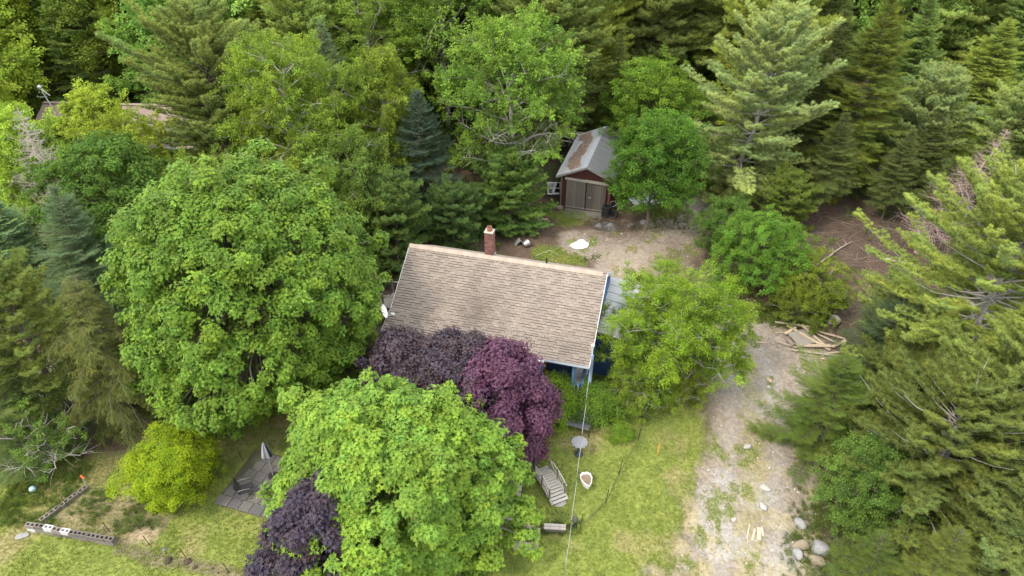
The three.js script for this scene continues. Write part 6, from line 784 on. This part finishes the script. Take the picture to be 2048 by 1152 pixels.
// undergrowth of the wood: seedlings, ferns and brambles nobody could count
{
  setSeed(4000); const list = [], cols = [];
  for (let k = 0; k < 14000 && list.length < 4600; k++) {
    const x = rr(-52, 50), z = rr(-82, -14), [l, d] = lawnWeight(x, z); if (l > 0.25 || d > 0.3) continue;
    if (x > 17 && x < 28 && z > -44 && z < -27 && rnd() < 0.9) continue; if (x > -8.5 && x < 9.5 && z > -36 && z < -22) continue;
    if (x > 1.5 && x < 9 && z > -51 && z < -38) continue; 
    const a = rr(0, 6.283), s = z < -48 ? rr(1.0, 2.6) : rr(0.4, 1.1); list.push([V(x, 0.02, z), V(Math.cos(a) * 0.7, rr(0.5, 1.1), Math.sin(a) * 0.7), V(rr(-1, 1), 0.6, rr(-1, 1)), s]); cols.push(1);
  }
  const m = crownMesh(list, SP.alder, leafMat, [0.110, 0.185, 0.022], 0.3, 0.18); m.name = 'undergrowth'; m.userData = { kind: 'stuff', label: 'low leafy undergrowth on the floor of the wood', category: 'undergrowth' }; scene.add(m);
}

// ---------------------------------------------------------------- grass and weeds
{
  const tuft = (sd, n, h, w) => { setSeed(sd); const G = new Geo(); for (let k = 0; k < n; k++) { const a = rr(0, 6.283), r = rr(0, 0.045), L = h * rr(0.6, 1.25), b = rr(0, 6.283), t = rr(0.2, 0.85) * L, c = tone(rr(0.82, 1.2), rr(-0.05, 0.12)), x = Math.cos(a) * r, z = Math.sin(a) * r; G.tri(G.v(x - w * Math.sin(b), 0, z + w * Math.cos(b), c), G.v(x + w * Math.sin(b), 0, z - w * Math.cos(b), c), G.v(x + Math.cos(b) * t, L, z + Math.sin(b) * t, c)); } return G.build(); };
  const gm = new THREE.MeshStandardMaterial({ vertexColors: true, roughness: 0.8, side: THREE.DoubleSide }), o = new THREE.Object3D(), c = new THREE.Color();
  const spread = (name, label, geo, count, box, keep, size) => { const P = []; setSeed(count); for (let k = 0; k < count * 14 && P.length < count; k++) { const x = rr(box[0], box[1]), z = rr(box[2], box[3]), q = keep(x, z); if (q > rnd()) P.push([x, z, q]); } const m = new THREE.InstancedMesh(geo, gm, P.length); P.forEach(([x, z], k) => { const s = size(x, z) * rr(0.7, 1.3); o.position.set(x, 0, z); o.rotation.y = rr(0, 6.28); o.scale.set(s, s, s); o.updateMatrix(); m.setMatrixAt(k, o.matrix); const g = groundColor(x, z), v = rr(0.85, 1.2); const dry = smooth(0.13, 0.24, g[0]); m.setColorAt(k, c.setRGB(lerp(0.165, 0.3, dry) * v, lerp(0.225, 0.265, dry) * v, lerp(0.034, 0.1, dry) * v)); }); m.name = name; m.userData = { kind: 'stuff', label, category: 'grass' }; shade(m); scene.add(m); };
  const inHouse = (x, z) => { const p = V(x, 0, z).sub(V(...HOUSE)).applyAxisAngle(V(0, 1, 0), -HTURN); return p.x > -5 && p.x < 8.2 && p.z > -3.2 && p.z < 4.1; };
  const onPatio = (x, z) => { const p = V(x + 12.5, 0, z + 18.42).applyAxisAngle(V(0, 1, 0), 0.29); return p.x > 0 && p.x < 3.5 && p.z < 0.1 && p.z > -3; };
  spread('lawn_grass', 'mown grass of the lawn', tuft(1, 10, 0.055, 0.006), 42000, [-23, 11.5, -26.5, -12.5], (x, z) => (inHouse(x, z) || onPatio(x, z) ? 0 : lawnWeight(x, z)[0] * (sdist(BED, x, z) > 0 ? 0.35 : 1)), (x, z) => 0.8 + 0.9 * fbm(x * 0.9 + 4, z * 0.9, 2));
  spread('back_grass', 'patches of grass on the ground behind the house', tuft(2, 10, 0.09, 0.009), 9000, [0, 20, -49, -35], (x, z) => lawnWeight(x, z)[0], () => 1);
  spread('track_weeds', 'weeds and dry grass growing through the driveway', tuft(3, 9, 0.06, 0.007), 9000, [4, 18, -46, -12.5], (x, z) => { const d = lawnWeight(x, z)[1]; return d > 0.2 ? smooth(0.5, 0.68, fbm(x * 1.3 - 12, z * 0.9 + 8, 4)) * 0.9 + 0.08 * smooth(-26, -18, z) : 0; }, () => 0.9);
  // leafy weeds in the bed and along edges
  setSeed(5100); const L = []; const add = (x, z, s) => { const a = rr(0, 6.283); L.push([V(x, 0.01, z), V(Math.cos(a) * 0.8, rr(0.5, 1.2), Math.sin(a) * 0.8), V(rr(-1, 1), 0.6, rr(-1, 1)), s]); };
  for (let k = 0; k < 900; k++) { const x = rr(-19, -13.5), z = rr(-20.2, -16.4); if (sdist(BED, x, z) > 0.12 && fbm(x * 1.4, z * 1.4, 2) > 0.5) add(x, z, rr(0.18, 0.4)); }
  for (let k = 0; k < 700; k++) { const x = rr(-21.5, -18.6), z = rr(-21, -17.2); if (fbm(x * 0.9 + 3, z * 0.9, 2) > 0.52) add(x, z, rr(0.15, 0.4)); }
  for (let k = 0; k < 240; k++) { const t = rnd(); add(lerp(10.9, 13, t) + rr(-0.9, 1.1), lerp(-14.6, -18.5, t) + rr(-1, 1), rr(0.15, 0.45)); }
  for (let k = 0; k < 260; k++) { const a = rr(0, 6.283), q = Math.sqrt(rnd()); add(15.9 + Math.cos(a) * q * 2.6, -30.9 + Math.sin(a) * q * 1.0, rr(0.25, 0.55)); }
  for (let k = 0; k < 300; k++) { add(rr(9.6, 12.6), rr(-45.5, -40.4), rr(0.12, 0.3)); } for (let k = 0; k < 160; k++) add(rr(10.6, 13.6), rr(-33.6, -31), rr(0.15, 0.4));
  for (let k = 0; k < 120; k++) { const t = rnd(); add(lerp(0.9, 2.6, t) + rr(-0.3, 0.3), -17.05 + rr(-0.25, 0.25), rr(0.12, 0.28)); }
  const m = crownMesh(L, SP.shrub, leafMat, [0.11, 0.17, 0.028], 0.25, 0.15); m.name = 'leafy_weeds'; m.userData = { kind: 'stuff', label: 'leafy weeds in the bed and along the edges of the lawn and track', category: 'weeds' }; scene.add(m);
}

renderer.render(scene, camera);
